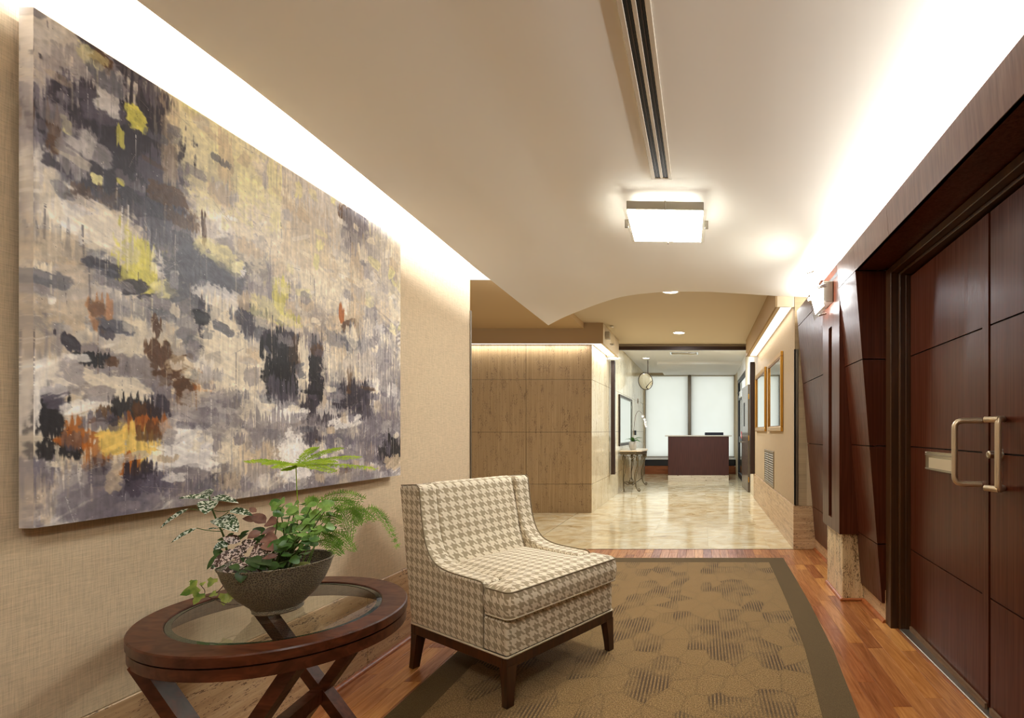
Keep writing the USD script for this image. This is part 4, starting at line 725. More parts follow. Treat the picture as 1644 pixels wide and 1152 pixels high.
leafy('leaf_dark', (40, 66, 28), (66, 98, 42)); leafy('leaf_bush', (104, 146, 60), (158, 196, 104)); leafy('leaf_bush_dark', (64, 104, 40), (98, 140, 62)); leafy('leaf_ivy', (86, 122, 44), (186, 196, 96)); leafy('fern_bright', (150, 190, 40), (190, 216, 60), None, 0.5, 0.4); leafy('fern_dark', (98, 144, 44), (146, 186, 74), None, 0.5, 0.35)

def leaf_mesh(base, tip, wr=0.42, up=(0.35, -0.5, 0.8), fold=0.15, droop=0.12, shape='oval', n=7):
    base, tip = np.array(base, float), np.array(tip, float); L = np.linalg.norm(tip - base); u = (tip - base) / L
    w = np.cross(np.array(up, float), u); w /= np.linalg.norm(w); nn = np.cross(u, w); v = []
    for i in range(n):
        s = i / (n - 1)
        hw = {'oval': math.sin(PI * min(1, s ** 0.75)) ** 0.85, 'obovate': math.sin(PI * s ** 1.25) ** 0.6, 'point': (s ** 0.4) * (1 - s) ** 0.75 * 1.75}[shape] * wr * L / 2 + 1e-5
        p = base + u * L * s + nn * (droop * L * (s * (1 - s) * 4 * 0.6 - s * s * 0.5))
        for k in (-1, -0.5, 0, 0.5, 1): v.append(p + w * hw * k + nn * (abs(k) * hw * fold * 2))
    f = grid_faces(n, 5); return trimesh.Trimesh(np.array(v), f, process=False)
def rel_(u, v, Y): return at(u, v, Y) - BC
def sub(z, off, sc): return (off[0] + z[0] / sc, off[1] + z[1] / sc)
a1 = lambda x, y: sub((x, y), (240, 700), 4.115)
a2 = lambda x, y: sub((x, y), (400, 700), 5.2375)

# speckled plant: one tall stem and a low clump
st = [rel_(*a1(x, y), Y) for x, y, Y in ((520, 800, 1.42), (490, 660, 1.41), (450, 570, 1.40), (415, 480, 1.39), (395, 395, 1.39))]
stems = [tube(smooth_path(st), np.linspace(0.0026, 0.0016, 25), 6)]
pol = [((395, 410), (185, 405), 1.39, 1.36, 0.34), ((400, 425), (368, 512), 1.39, 1.35, 0.9), ((410, 405), (588, 436), 1.39, 1.40, 0.42), ((395, 400), (300, 380), 1.39, 1.44, 0.5),
       ((262, 476), (62, 606), 1.40, 1.36, 0.22), ((530, 490), (682, 520), 1.41, 1.42, 0.5), ((448, 540), (582, 626), 1.40, 1.37, 0.62), ((312, 606), (140, 700), 1.41, 1.36, 0.26), ((380, 615), (460, 606), 1.42, 1.44, 0.3)]
for b, c in (((420, 490), (262, 476)), ((430, 492), (530, 490)), ((475, 628), (312, 606)), ((440, 545), (520, 500)), ((470, 620), (510, 600))):
    stems.append(tube(bez(rel_(*a1(*b), 1.40), rel_(*a1((b[0] + c[0]) / 2, (b[1] + c[1]) / 2 + 12), 1.40), rel_(*a1(*c), 1.40), n=6), 0.0011, 5))
pk = put('speckled_plant', cat(stems), 'stem_green', bw, True, label='tall green stem with white-speckled leaves')
for b, c, yb, yt, w in pol: put('leaf', leaf_mesh(rel_(*a1(*b), yb), rel_(*a1(*c), yt), w, shape='point', droop=0.1), 'leaf_white_spots', pk, True)
pn = put('pink_plant', cat([tube(bez((-0.03, -0.02, 0.11), (-0.05, -0.03, 0.15), (-0.06 + 0.02 * i, -0.05 + 0.012 * i, 0.175), n=6), 0.0016, 5) for i in range(5)]), 'stem_brown', bw, True, label='low clump of pinkish speckled leaves')
for b, c, yb, yt, w, m in (((600, 695), (480, 668), 1.40, 1.38, 0.5, 'pink'), ((670, 765), (822, 750), 1.40, 1.39, 0.45, 'pink'), ((610, 740), (702, 690), 1.40, 1.40, 0.55, 'pink'), ((590, 745), (395, 885), 1.39, 1.35, 0.34, 'pink'), ((560, 820), (648, 848), 1.37, 1.36, 0.6, 'pink'), ((572, 858), (468, 928), 1.36, 1.34, 0.42, 'pink'),
                           ((520, 705), (420, 745), 1.40, 1.37, 0.55, 'white'), ((640, 770), (560, 730), 1.39, 1.40, 0.5, 'pink'), ((500, 790), (420, 850), 1.38, 1.36, 0.4, 'pink'), ((560, 690), (470, 720), 1.41, 1.39, 0.45, 'pink'), ((620, 800), (540, 770), 1.38, 1.38, 0.5, 'pink'), ((540, 760), (455, 800), 1.39, 1.37, 0.42, 'pink'), ((700, 720), (640, 690), 1.41, 1.41, 0.55, 'pink'), ((480, 840), (400, 870), 1.37, 1.35, 0.4, 'white')):
    put('leaf', leaf_mesh(rel_(*a1(*b), yb), rel_(*a1(*c), yt), w * 1.3, (0.45, -0.8, 0.5), droop=0.12), f'leaf_{m}_spots', pn, True)
gd = put('dark_leaf_plant', cat([tube(bez((-0.05 + 0.03 * i, -0.05, 0.115), (-0.06 + 0.03 * i, -0.07, 0.15), (-0.05 + 0.03 * i, -0.09, 0.16), n=6), 0.0018, 5) for i in range(4)]), 'stem_green', bw, True, label='dark green leaves at the bowl edge')
for b, c, yb, yt, w in (((500, 770), (370, 880), 1.38, 1.36, 0.42), ((615, 880), (602, 970), 1.335, 1.32, 0.75), ((670, 800), (720, 870), 1.35, 1.33, 0.7), ((650, 860), (700, 885), 1.34, 1.33, 0.8), ((520, 680), (445, 685), 1.42, 1.41, 0.6), ((700, 740), (760, 640), 1.45, 1.46, 0.6), ((730, 820), (800, 850), 1.36, 1.34, 0.7), ((560, 700), (650, 640), 1.44, 1.46, 0.5), ((750, 650), (690, 600), 1.45, 1.47, 0.5), ((480, 790), (440, 740), 1.40, 1.40, 0.5), ((430, 890), (500, 850), 1.36, 1.36, 0.4), ((560, 640), (500, 680), 1.43, 1.42, 0.5), ((600, 660), (660, 620), 1.44, 1.45, 0.55), ((460, 740), (430, 790), 1.40, 1.38, 0.6), ((640, 830), (600, 800), 1.37, 1.36, 0.7), ((700, 850), (770, 880), 1.35, 1.34, 0.6), ((540, 850), (590, 890), 1.35, 1.34, 0.6), ((740, 700), (690, 660), 1.45, 1.45, 0.6), ((760, 780), (820, 740), 1.44, 1.45, 0.6)):
    put('leaf', leaf_mesh(rel_(*a1(*b), yb), rel_(*a1(*c), yt), w, shape='oval'), 'leaf_dark', gd, True)
rd = put('red_leaf_plant', cat([tube(bez((-0.0 + 0.01 * i, 0.0, 0.11), (-0.02 + 0.02 * i, 0.0, 0.17), (-0.02 + 0.02 * i, 0.0, 0.20), n=6), 0.0016, 5) for i in range(3)]), 'stem_brown', bw, True, label='reddish brown veined leaves')
for b, c, yb, yt, w in (((70, 700), (-60, 690), 1.46, 1.44, 0.55), ((140, 730), (20, 650), 1.46, 1.46, 0.5), ((150, 720), (245, 730), 1.46, 1.45, 0.7), ((230, 770), (100, 825), 1.44, 1.41, 0.4), ((100, 800), (-20, 860), 1.42, 1.40, 0.6), ((120, 850), (240, 880), 1.42, 1.40, 0.5), ((60, 640), (0, 600), 1.48, 1.48, 0.5), ((240, 1000), (110, 1030), 1.37, 1.35, 0.4), ((130, 900), (200, 960), 1.39, 1.37, 0.5)):
    put('leaf', leaf_mesh(rel_(*a2(*b), yb), rel_(*a2(*c), yt), w * 1.2, (0.45, -0.8, 0.5)), 'leaf_red', rd, True)
# bush with round leaves
cen = [(245, 655), (275, 550), (335, 582), (262, 607), (400, 562), (443, 572), (530, 577), (430, 695), (360, 722), (382, 640), (310, 688), (540, 700), (530, 747), (650, 712), (480, 630), (690, 662), (600, 642), (560, 655), (650, 612), (320, 790), (390, 812), (520, 797), (400, 862), (450, 772), (340, 852), (420, 912), (490, 880), (285, 870), (350, 995), (300, 745), (470, 690), (580, 690), (610, 580), (500, 830), (250, 760), (380, 760), (440, 830), (300, 920), (260, 960), (380, 1040), (430, 960), (270, 1080), (200, 1090), (330, 930), (550, 820), (480, 940)]
for q in range(46):
    cen.append((R.uniform(215, 700), R.uniform(560, 1010)))
cen = [c_ for c_ in cen if not (c_[0] > 560 and c_[1] > 830)]
tips = []
stems = []
for i, (x, y) in enumerate(cen):
    Yc = 1.43 + 0.07 * R.random() + (0.0 if y < 800 else -0.05); p = rel_(*a2(x, y), Yc); tips.append(p)
for p in tips[::3]:
    root = np.array([0.005 + R.uniform(-0.03, 0.03), -0.01 + R.uniform(-0.03, 0.03), 0.11]); stems.append(tube(bez(root, (root + p) / 2 + [0, 0, 0.02], p, n=8), np.linspace(0.0024, 0.0012, 8), 5))
bs = put('round_leaf_plant', cat(stems), 'stem_green', bw, True, label='bushy green plant with round scalloped leaves')
for i, p in enumerate(tips):
    a = R.uniform(0, 2 * PI); q = np.array([math.cos(a), math.sin(a), R.uniform(-0.3, 0.35)]); L = R.uniform(0.022, 0.036); up = np.array([R.uniform(0.2, 1.0), R.uniform(-1.2, -0.5), R.uniform(0.3, 0.9)])
    put('leaf', leaf_mesh(p - q * L / 2, p + q * L / 2, 0.82, up, 0.1, 0.1, 'obovate'), 'leaf_bush_dark' if cen[i][1] > 860 or i % 5 == 0 else 'leaf_bush', bs, True)
# ferns: flat sprays of needle leaflets
def spray(axis, width, needles, up, sag=0.0, seed=1, nl=0.012):
    r = random.Random(seed); axis = np.array(axis); n = len(axis); V, Fc = [], []; tb_ = [tube(axis, np.linspace(0.0011, 0.0005, n), 4)]
    for i in range(1, n):
        s = i / (n - 1); t_ = axis[min(i + 1, n - 1)] - axis[i - 1]; t_ /= np.linalg.norm(t_); side = np.cross(np.array(up, float), t_); side /= np.linalg.norm(side)
        bl_ = width * (math.sin(PI * (0.12 + 0.88 * (1 - s))) ** 0.8) * r.uniform(0.8, 1.1)
        for sg in (-1, 1):
            d = side * sg * 0.8 + t_ * 0.75; d /= np.linalg.norm(d); e = axis[i] + d * bl_ + np.array([0, 0, -sag * bl_])
            k = max(2, int(needles * bl_ / width) + 1)
            for q in range(k):
                b = axis[i] + (e - axis[i]) * (q + 0.5) / k
                for sg2 in (-1, 1):
                    dn = np.cross(np.array(up, float), d); dn /= np.linalg.norm(dn); dn = dn * sg2 * 0.75 + d * 0.7 + np.array([r.uniform(-.2, .2), r.uniform(-.2, .2), r.uniform(-.25, .25)]); dn /= np.linalg.norm(dn)
                    l = nl * r.uniform(0.8, 1.3) * (1 - 0.4 * q / k); wv = np.cross(dn, [r.uniform(-.3, .3), -0.6, 0.8]); wv = wv / np.linalg.norm(wv) * 0.0014; o = len(V)
                    V += [b - wv, b + wv, b + dn * l * 0.6 + wv * 0.9, b + dn * l]; Fc += [[o, o + 1, o + 2], [o, o + 2, o + 3]]
            tb_.append(tube([axis[i], e], [0.0005, 0.0003], 3))
    return cat([trimesh.Trimesh(np.array(V), np.array(Fc), process=False)] + tb_)
fs = put('bright_fern', tube(smooth_path([(0.03, 0.0, 0.11), rel_(*a2(408, 700), 1.50), rel_(*a2(405, 520), 1.50), rel_(*a2(398, 380), 1.50), rel_(*a2(394, 255), 1.50)]), 0.0013, 6), 'fern_bright', bw, True, label='tall wiry stem with bright yellow-green feathery fronds')
c0 = rel_(*a2(394, 250), 1.50)
for i, ((x, y), Yt, w) in enumerate((((0, 210), 1.42, 0.034), ((150, 232), 1.38, 0.03), ((560, 95), 1.56, 0.022), ((905, 172), 1.58, 0.040), ((1042, 270), 1.50, 0.030), ((700, 215), 1.46, 0.035), ((700, 294), 1.40, 0.032), ((300, 285), 1.44, 0.014), ((760, 100), 1.60, 0.03), ((480, 240), 1.44, 0.03), ((240, 262), 1.36, 0.028), ((630, 218), 1.52, 0.04))):
    e = rel_(*a2(x, y), Yt); mid = (c0 + e) / 2 + np.array([0, 0, 0.016 if i != 7 else 0.0])
    put('frond', spray(bez(c0, mid, e, n=17), w * 0.85, 4, (0.1, -0.2, 1), 0.1, 30 + i, 0.010), 'fern_bright', fs, False)
fd = put('dark_fern', cat([tube(bez((0.05, 0.02, 0.11), rel_(*a2(530, 760), 1.52), rel_(*a2(585, 540), 1.54), n=8), 0.0012, 5), tube(bez((0.06, 0.02, 0.11), rel_(*a2(600, 760), 1.55), rel_(*a2(720, 640), 1.58), n=8), 0.0012, 5), tube(bez((0.06, 0.03, 0.11), rel_(*a2(560, 900), 1.52), rel_(*a2(600, 800), 1.53), n=8), 0.0012, 5)]), 'fern_dark', bw, True, label='arching darker green feathery fern at the right of the bowl')
for i, (p, m_, q, Y_, w) in enumerate((((585, 540), (760, 430), (945, 515), 1.56, 0.034), ((590, 560), (740, 520), (850, 560), 1.53, 0.04), ((720, 640), (850, 480), (985, 680), 1.58, 0.034), ((700, 580), (830, 640), (845, 840), 1.56, 0.034), ((985, 605), (1110, 560), (1243, 905), 1.60, 0.018), ((720, 640), (900, 560), (1050, 690), 1.59, 0.022), ((600, 800), (740, 760), (875, 935), 1.52, 0.028),
                                         ((560, 880), (680, 860), (770, 970), 1.50, 0.026), ((580, 700), (660, 640), (760, 700), 1.52, 0.032), ((590, 560), (540, 500), (500, 560), 1.55, 0.026), ((600, 800), (680, 830), (760, 900), 1.50, 0.028), ((850, 600), (900, 620), (925, 720), 1.57, 0.024))):
    put('frond', spray(bez(rel_(*a2(*p), Y_), rel_(*a2(*m_), Y_), rel_(*a2(*q), Y_ - 0.02), n=15), w * 0.8, 3, (0.2, -0.9, 0.5), 0.45, 60 + i, 0.012), 'fern_dark', fd, False)
# ivy hanging over the left side
iv = [tube(smooth_path([(-0.10, -0.06, 0.13), rel_(*a1(500, 965), 1.37), rel_(*a1(440, 1035), 1.36), rel_(*a1(360, 1060), 1.36), rel_(*a1(300, 1020), 1.36), rel_(*a1(255, 1025), 1.36)]), 0.0012, 5), tube(smooth_path([rel_(*a1(390, 1060), 1.36), rel_(*a1(450, 1085), 1.37), rel_(*a1(520, 1110), 1.38), rel_(*a1(590, 1110), 1.39)]), 0.0012, 5), tube(smooth_path([rel_(*a1(360, 1060), 1.36), rel_(*a1(365, 1020), 1.37), rel_(*a1(340, 985), 1.37)]), 0.0009, 5)]
ivy = put('ivy', cat(iv), 'stem_brown', bw, True, label='trailing variegated ivy at the left of the bowl')
def ivy_leaf(c, tip, Y_):
    b, e = rel_(*a1(*c), Y_), rel_(*a1(*tip), Y_ - 0.01); u = (e - b); L = np.linalg.norm(u); u /= L; w = np.cross([0.3, -0.8, 0.5], u); w /= np.linalg.norm(w); nn = np.cross(u, w)
    o = [(0, 0), (-0.12, 0.36), (0.22, 0.52), (0.38, 0.30), (0.7, 0.24), (1.0, 0)]; poly = o + [(s, -k) for s, k in o[-2:0:-1]]
    return cat([trimesh.Trimesh([b + u * L * 0.3, b + u * L * p[0] + w * L * p[1] - nn * L * 0.18 * abs(p[1]), b + u * L * q[0] + w * L * q[1] - nn * L * 0.18 * abs(q[1])], [[0, 1, 2]], process=False) for p, q in zip(poly, poly[1:] + poly[:1])])
for c, tp, Y_ in (((310, 990), (200, 1050), 1.355), ((330, 1040), (290, 1115), 1.355), ((420, 940), (385, 1000), 1.37), ((290, 950), (270, 990), 1.38), ((350, 965), (345, 990), 1.38), ((500, 1040), (490, 1120), 1.385), ((440, 1030), (390, 1060), 1.36), ((540, 1060), (520, 1100), 1.39)):
    put('leaf', ivy_leaf(c, tp, Y_), 'leaf_ivy', ivy, False)

# ------------------------------------------------------------------ armchair
ch = thing('armchair', 'low slope-armed armchair in beige and cream houndstooth on dark wood legs', 'armchair', (-0.965, 2.516, 0.0135), 58.7)
CW, CD, CZ = 0.33, 0.37, -0.012
def yy_(t): return t - CD
def soft_extrude(out, x0, x1, r=0.012, steps=4, n=None):
    """outline (y, z) extruded along x with rounded edges"""
    P_ = np.array(Polygon(out).exterior.coords)[:-1]
    if Polygon(P_).exterior.is_ccw is False: P_ = P_[::-1]
    q = [];
    for a, b in zip(P_, np.roll(P_, -1, 0)):
        k = max(1, int(np.linalg.norm(b - a) / 0.02)); q += [a + (b - a) * i / k for i in range(k)]
    P_ = np.array(q); tg = np.roll(P_, -1, 0) - np.roll(P_, 1, 0); tg /= np.linalg.norm(tg, axis=1, keepdims=True); nrm = np.c_[tg[:, 1], -tg[:, 0]]
    rings = []
    for s in range(steps + 1):
        a = PI / 2 * s / steps; rings.append((x0 + r * (1 - math.sin(a)), r * (1 - math.cos(PI / 2 - a)) if False else r * (1 - math.sin(a))))
    prof_ = [(x0 + r * (1 - math.cos(PI / 2 * s / steps)), r * (1 - math.sin(PI / 2 * s / steps))) for s in range(steps + 1)]
    prof_ = prof_ + [(x0 + x1 - x, o) for x, o in prof_[::-1]]
    k, m_ = len(prof_), len(P_); v = np.vstack([np.c_[np.full(m_, x), P_ - nrm * o] for x, o in prof_]); f = []
    for i in range(k - 1):
        for a in range(m_):
            b = (a + 1) % m_; f += [[i * m_ + a, i * m_ + b, (i + 1) * m_ + b], [i * m_ + a, (i + 1) * m_ + b, (i + 1) * m_ + a]]
    from mapbox_earcut import triangulate_float64 as tri
    cap = tri(P_ - nrm * prof_[0][1], np.array([m_], np.uint32)).reshape(-1, 3).astype(int)
    f = np.vstack([f, cap[:, ::-1], cap + (k - 1) * m_]); m = trimesh.Trimesh(v, f, process=False); m.fix_normals()
    return m
ARM = smooth_path([(0.165, 0.49), (0.175, 0.512), (0.21, 0.517), (0.30, 0.518), (0.42, 0.522), (0.50, 0.534), (0.555, 0.556), (0.600, 0.600), (0.632, 0.665), (0.655, 0.76), (0.668, 0.84), (0.676, 0.897)], 5)
BACK_O = [(0.70, 0.912), (0.84, 0.902), (0.852, 0.89), (0.835, 0.78), (0.80, 0.55), (0.765, 0.35), (0.744, 0.222)]
side = [(yy_(t_), z + CZ) for t_, z in [(0.165, 0.222)] + [tuple(p) for p in ARM] + BACK_O]
for s in (-1, 1):
    a, b = sorted((s * CW, s * 0.237))
    am = put_uv('arm', soft_extrude(side, a, b, 0.014), 'houndstooth', ch, 50)
    for xs_ in (s * (CW - 0.004),):
        put('welt', tube([(xs_, yy_(t_) - 0.001, z + CZ + 0.0015) for t_, z in [(0.163, 0.222)] * (xs_ * s > 0.3) + [tuple(p) for p in ARM] + BACK_O[:2]], 0.003, 6), 'welt_dark', am, True)
back = [(yy_(t_), z + CZ) for t_, z in ((0.575, 0.40), (0.585, 0.50), (0.635, 0.62), (0.662, 0.74), (0.692, 0.86), (0.708, 0.905), (0.74, 0.916), (0.82, 0.906), (0.845, 0.89), (0.828, 0.78), (0.793, 0.55), (0.75, 0.30))]
put_uv('backrest', soft_extrude(back, -0.2365, 0.2365, 0.016), 'houndstooth', ch, 50)
put_uv('seat_base', cat(bx(-CW, CW, yy_(0.0), yy_(0.1645), 0.222 + CZ, 0.376 + CZ, 0.012), bx(-0.236, 0.236, yy_(0.165), yy_(0.74), 0.222 + CZ, 0.376 + CZ)), 'houndstooth', ch, 50)
base = [(-CW, yy_(0)), (CW, yy_(0)), (CW, yy_(0.744)), (-CW, yy_(0.744))]
def loop(poly, z, r_, inset=0.0):
    p = np.array(Polygon(poly).buffer(-0.012).buffer(0.012 + inset, quad_segs=6).exterior.coords)[:-1]; return tube(np.c_[p, np.full(len(p), z)], r_, 6, True)
put('welt', loop(base, 0.223 + CZ, 0.0045), 'welt_light', ch, True)
put('frame', cat(bx(-CW, CW, yy_(0), yy_(0.035), 0.172 + CZ, 0.2195 + CZ, 0.003), bx(-CW, CW, yy_(0.709), yy_(0.744), 0.172 + CZ, 0.2195 + CZ, 0.003), bx(-CW, -CW + 0.035, yy_(0.036), yy_(0.708), 0.172 + CZ, 0.2195 + CZ, 0.003), bx(CW - 0.035, CW, yy_(0.036), yy_(0.708), 0.172 + CZ, 0.2195 + CZ, 0.003)), 'chair_wood', ch, False)
def leg(sx, sy):
    """square leg, straight outside, its inner faces curving in to the foot"""
    v, Zs = [], np.linspace(0.172, 0.0, 9)
    for z in Zs:
        q = 1 - z / 0.172; w = 0.052 - 0.021 * q ** 0.8 + 0.003 * q ** 4; o = 0.006 * q * q * (1 if sy > 0 else 0.3)
        x1, y1 = sx * (CW + o), sy * 0.372 + sy * o; x0, y0 = x1 - sx * w, y1 - sy * w
        v += [(x1, y1, z), (x0, y1, z), (x0, y0, z), (x1, y0, z)]
    f = []
    for i in range(8):
        for a in range(4):
            b = (a + 1) % 4; f += [[i * 4 + a, i * 4 + b, i * 4 + 4 + b], [i * 4 + a, i * 4 + 4 + b, i * 4 + 4 + a]]
    f += [[0, 2, 1], [0, 3, 2], [32, 33, 34], [32, 34, 35]]
    m = trimesh.Trimesh(v, f, process=False); m.apply_translation((0, 0, CZ if sx < 0 and sy > 0 else 0)); m.fix_normals(); return m
for sx in (-1, 1):
    for sy in (-1, 1): put('leg', leg(sx, sy), 'chair_wood', ch, 30)
cush = Polygon([(-CW - 0.006, yy_(-0.024)), (CW + 0.006, yy_(-0.024)), (CW + 0.006, yy_(0.155)), (0.232, yy_(0.155)), (0.232, yy_(0.60)), (-0.232, yy_(0.60)), (-0.232, yy_(0.155)), (-CW - 0.006, yy_(0.155))]).buffer(-0.03).buffer(0.03, quad_segs=5)
def cushion(poly, z0, z1, crown):
    tv, tf = trimesh.creation.triangulate_polygon(poly, engine='earcut'); tv3 = np.c_[tv, np.zeros(len(tv))]
    tv3, tf = trimesh.remesh.subdivide_to_size(tv3, tf, 0.03, max_iter=12); m0 = trimesh.Trimesh(tv3, tf, process=True); p = m0.vertices
    d = np.array([poly.exterior.distance(shapely.Point(q[:2])) for q in p]); h = crown * (1 - np.exp(-d / 0.06)) + 0.006 * np.sqrt(np.clip(d / 0.02, 0, 1))
    top, bot = m0.copy(), m0.copy(); top.vertices = np.c_[p[:, :2], z1 + h]; bot.vertices = np.c_[p[:, :2], z0 - 0.3 * h]
    if top.face_normals[:, 2].mean() < 0: top.invert()
    if bot.face_normals[:, 2].mean() > 0: bot.invert()
    e = np.array(poly.exterior.coords)[:-1]; q = []
    for a, b in zip(e, np.roll(e, -1, 0)):
        k = max(1, int(np.linalg.norm(b - a) / 0.02)); q += [a + (b - a) * i / k for i in range(k)]
    q = np.array(q); k = len(q); tg = np.roll(q, -1, 0) - np.roll(q, 1, 0); tg /= np.linalg.norm(tg, axis=1, keepdims=True); nr = np.c_[tg[:, 1], -tg[:, 0]] * (1 if poly.exterior.is_ccw else -1); rg = []
    for s in np.linspace(0, 1, 7): rg.append(np.c_[q + nr * 0.010 * math.sin(PI * s), np.full(k, z0 + (z1 - z0) * s)])
    v, f = np.vstack(rg), []
    for i in range(6):
        for a in range(k):
            b = (a + 1) % k; f += [[i * k + a, i * k + b, i * k + k + b], [i * k + a, i * k + k + b, i * k + k + a]]
    wall = trimesh.Trimesh(v, f, process=False)
    if poly.exterior.is_ccw is False: wall.invert()
    return cat(top, bot, wall), q
cm, cq = cushion(cush, 0.388 + CZ, 0.500 + CZ, 0.032)
cs = put_uv('seat_cushion', cm, 'houndstooth', ch, 60, (0.011, 0.007))
put('welt', tube(np.c_[cq, np.full(len(cq), 0.501 + CZ)], 0.0034, 6, True), 'welt_dark', cs, True); put('welt', tube(np.c_[cq, np.full(len(cq), 0.389 + CZ)], 0.004, 6, True), 'welt_light', cs, True)

# ------------------------------------------------------------------ passage: mirrors, vent
def wall_mirror(name, label, x, y0, y1, z0, z1, fw, m, s, group=None, inner='gold_dark'):
    """framed mirror on a wall of constant x, facing s"""
    t = thing(name, label, 'mirror', (x, 0, 0), 0, group); d = 0.032 * s
    X = lambda a, b: (min(a, b), max(a, b))
    for a in ((y0, y1, z0, z0 + fw), (y0, y1, z1 - fw, z1), (y0, y0 + fw, z0 + fw, z1 - fw), (y1 - fw, y1, z0 + fw, z1 - fw)):
        put('frame_rail', bx(*X(0.001 * s, d), *a, 0.006), m, t, 30)
    put('frame_lip', cat(*[bx(*X(0.012 * s, d * 0.8), *a) for a in ((y0 + fw, y1 - fw, z0 + fw, z0 + fw + 0.012), (y0 + fw, y1 - fw, z1 - fw - 0.012, z1 - fw), (y0 + fw, y0 + fw + 0.012, z0 + fw, z1 - fw), (y1 - fw - 0.012, y1 - fw, z0 + fw, z1 - fw))]), inner, t, False)
    put('glass', bx(*X(0.004 * s, 0.014 * s), y0 + fw, y1 - fw, z0 + fw, z1 - fw), 'mirror', t, False)
    return t
wall_mirror('wall_mirror', 'larger looking gold framed mirror on the right passage wall, nearer the metal corner guard', 0.93, 5.55, 6.68, 1.18, 2.10, 0.055, 'gold', -1, 'gold framed mirrors on the passage wall')
wall_mirror('wall_mirror', 'farther gold framed mirror on the right passage wall, nearer the lobby', 0.93, 6.98, 8.25, 1.18, 2.11, 0.055, 'gold', -1, 'gold framed mirrors on the passage wall')
wall_mirror('wall_mirror', 'dark framed mirror above the iron console table', -1.594, 9.27, 10.9, 0.895, 1.89, 0.05, 'mirror_frame', 1, None, 'silver_frame')
t = thing('wall_vent', 'grey louvred air grille low on the right passage wall', 'air grille', (0.93, 0, 0))
for a in ((6.26, 7.16, 0.445, 0.475), (6.26, 7.16, 0.888, 0.918), (6.26, 6.29, 0.475, 0.888), (7.13, 7.16, 0.475, 0.888), (6.70, 6.72, 0.475, 0.888)): put('frame_bar', bx(-0.012, -0.0005, *a, 0.002), 'vent_grey', t)
put('backing', bx(-0.004, -0.0005, 6.29, 7.13, 0.475, 0.888), 'slot_black', t, False)
for i in range(13):
    for a, b in ((6.295, 6.695), (6.725, 7.125)): put('louvre', place(bx(-0.001, 0.001, a, b, -0.010, 0.010), (-0.008, 0, 0.492 + i * 0.0315), (0, 1, 0), 0.6), 'vent_grey', t, False)

# ------------------------------------------------------------------ far lobby
t = thing('reception_desk', 'dark red-brown reception desk with a pale counter top and stone foot', 'desk', (-0.086, 11.65, 0))
put('front_panel', bx(-0.728, 0.728, 0, 0.03, 0.125, 1.055), 'desk_wood', t, False)
for s in (-1, 1): put('side_panel', bx(*sorted((s * 0.728, s * 0.698)), 0.031, 0.75, 0.125, 1.055), 'desk_wood', t, False)
put('plinth', bx(-0.728, 0.728, 0.0, 0.70, 0.0, 0.124), 'desk_base', t, False)
put('counter', bx(-0.80, 0.80, -0.03, 0.36, 1.056, 1.085, 0.006), 'counter_top', t)
put('work_surface', bx(-0.697, 0.697, 0.031, 0.75, 0.72, 0.745), 'desk_wood', t, False)
t = thing('monitor', 'top of a dark monitor showing above the reception desk counter', 'monitor', (0.305, 12.22, 0.746))
put('screen', bx(-0.235, 0.235, 0, 0.03, 0.10, 0.405, 0.005), 'screen_black', t); put('stand', bx(-0.03, 0.03, 0.03, 0.05, 0.008, 0.25), 'black_plastic', t); put('foot', bx(-0.12, 0.12, -0.06, 0.10, 0, 0.008, 0.003), 'black_plastic', t)

cn = thing('console_table', 'scrolled iron console table with a pale stone top by the left lobby wall', 'table', (-1.575, 9.84, 0))
poly = Polygon([(0.02, -0.60), (0.33, -0.60), (0.40, -0.50), (0.46, 0.0), (0.40, 0.50), (0.33, 0.60), (0.02, 0.60)])
put('top', prism(poly.buffer(0.015), 0.79, 0.815), 'marble_top', cn, 20)
put('apron', prism(poly.difference(poly.buffer(-0.02)), 0.735, 0.789), 'iron', cn, 20)
put('apron_bead', cat([place(trimesh.creation.icosphere(1, 0.011), (x, y, 0.762)) for x, y in ([(0.03 + 0.04 * i, -0.605) for i in range(8)] + [(0.335 + 0.011 * min(i, 6), -0.58 + 0.05 * i) for i in range(12)])]), 'iron', cn, True)
def spiral(c, r0, turns, a0, s, n=22):
    k = np.linspace(0, 1, n); a = a0 + s * k * turns * 2 * PI; r_ = r0 * (1 - 0.78 * k); return np.c_[c[0] + r_ * np.cos(a), c[1] + r_ * np.sin(a)]
def iron_leg(x, y, dxn, dyn):
    """cabriole leg: bellies out at the knee, sweeps in and ends in a scroll; (dxn, dyn) points outwards"""
    sh = [(0.0, 0.735), (0.05, 0.70), (0.075, 0.63), (0.06, 0.54), (0.015, 0.43), (-0.02, 0.32), (-0.015, 0.2), (0.02, 0.1), (0.06, 0.045), (0.1, 0.02)]
    q = smooth_path([(a, z, 0) for a, z in sh], 5)[:, :2]; q = np.vstack([q, spiral((0.10, 0.055), 0.035, 1.2, -PI / 2, 1)])
    P3 = np.array([(x + a * dxn, y + a * dyn, z + 0.009) for a, z in q]); return tube(P3, np.linspace(0.012, 0.007, len(P3)), 7)
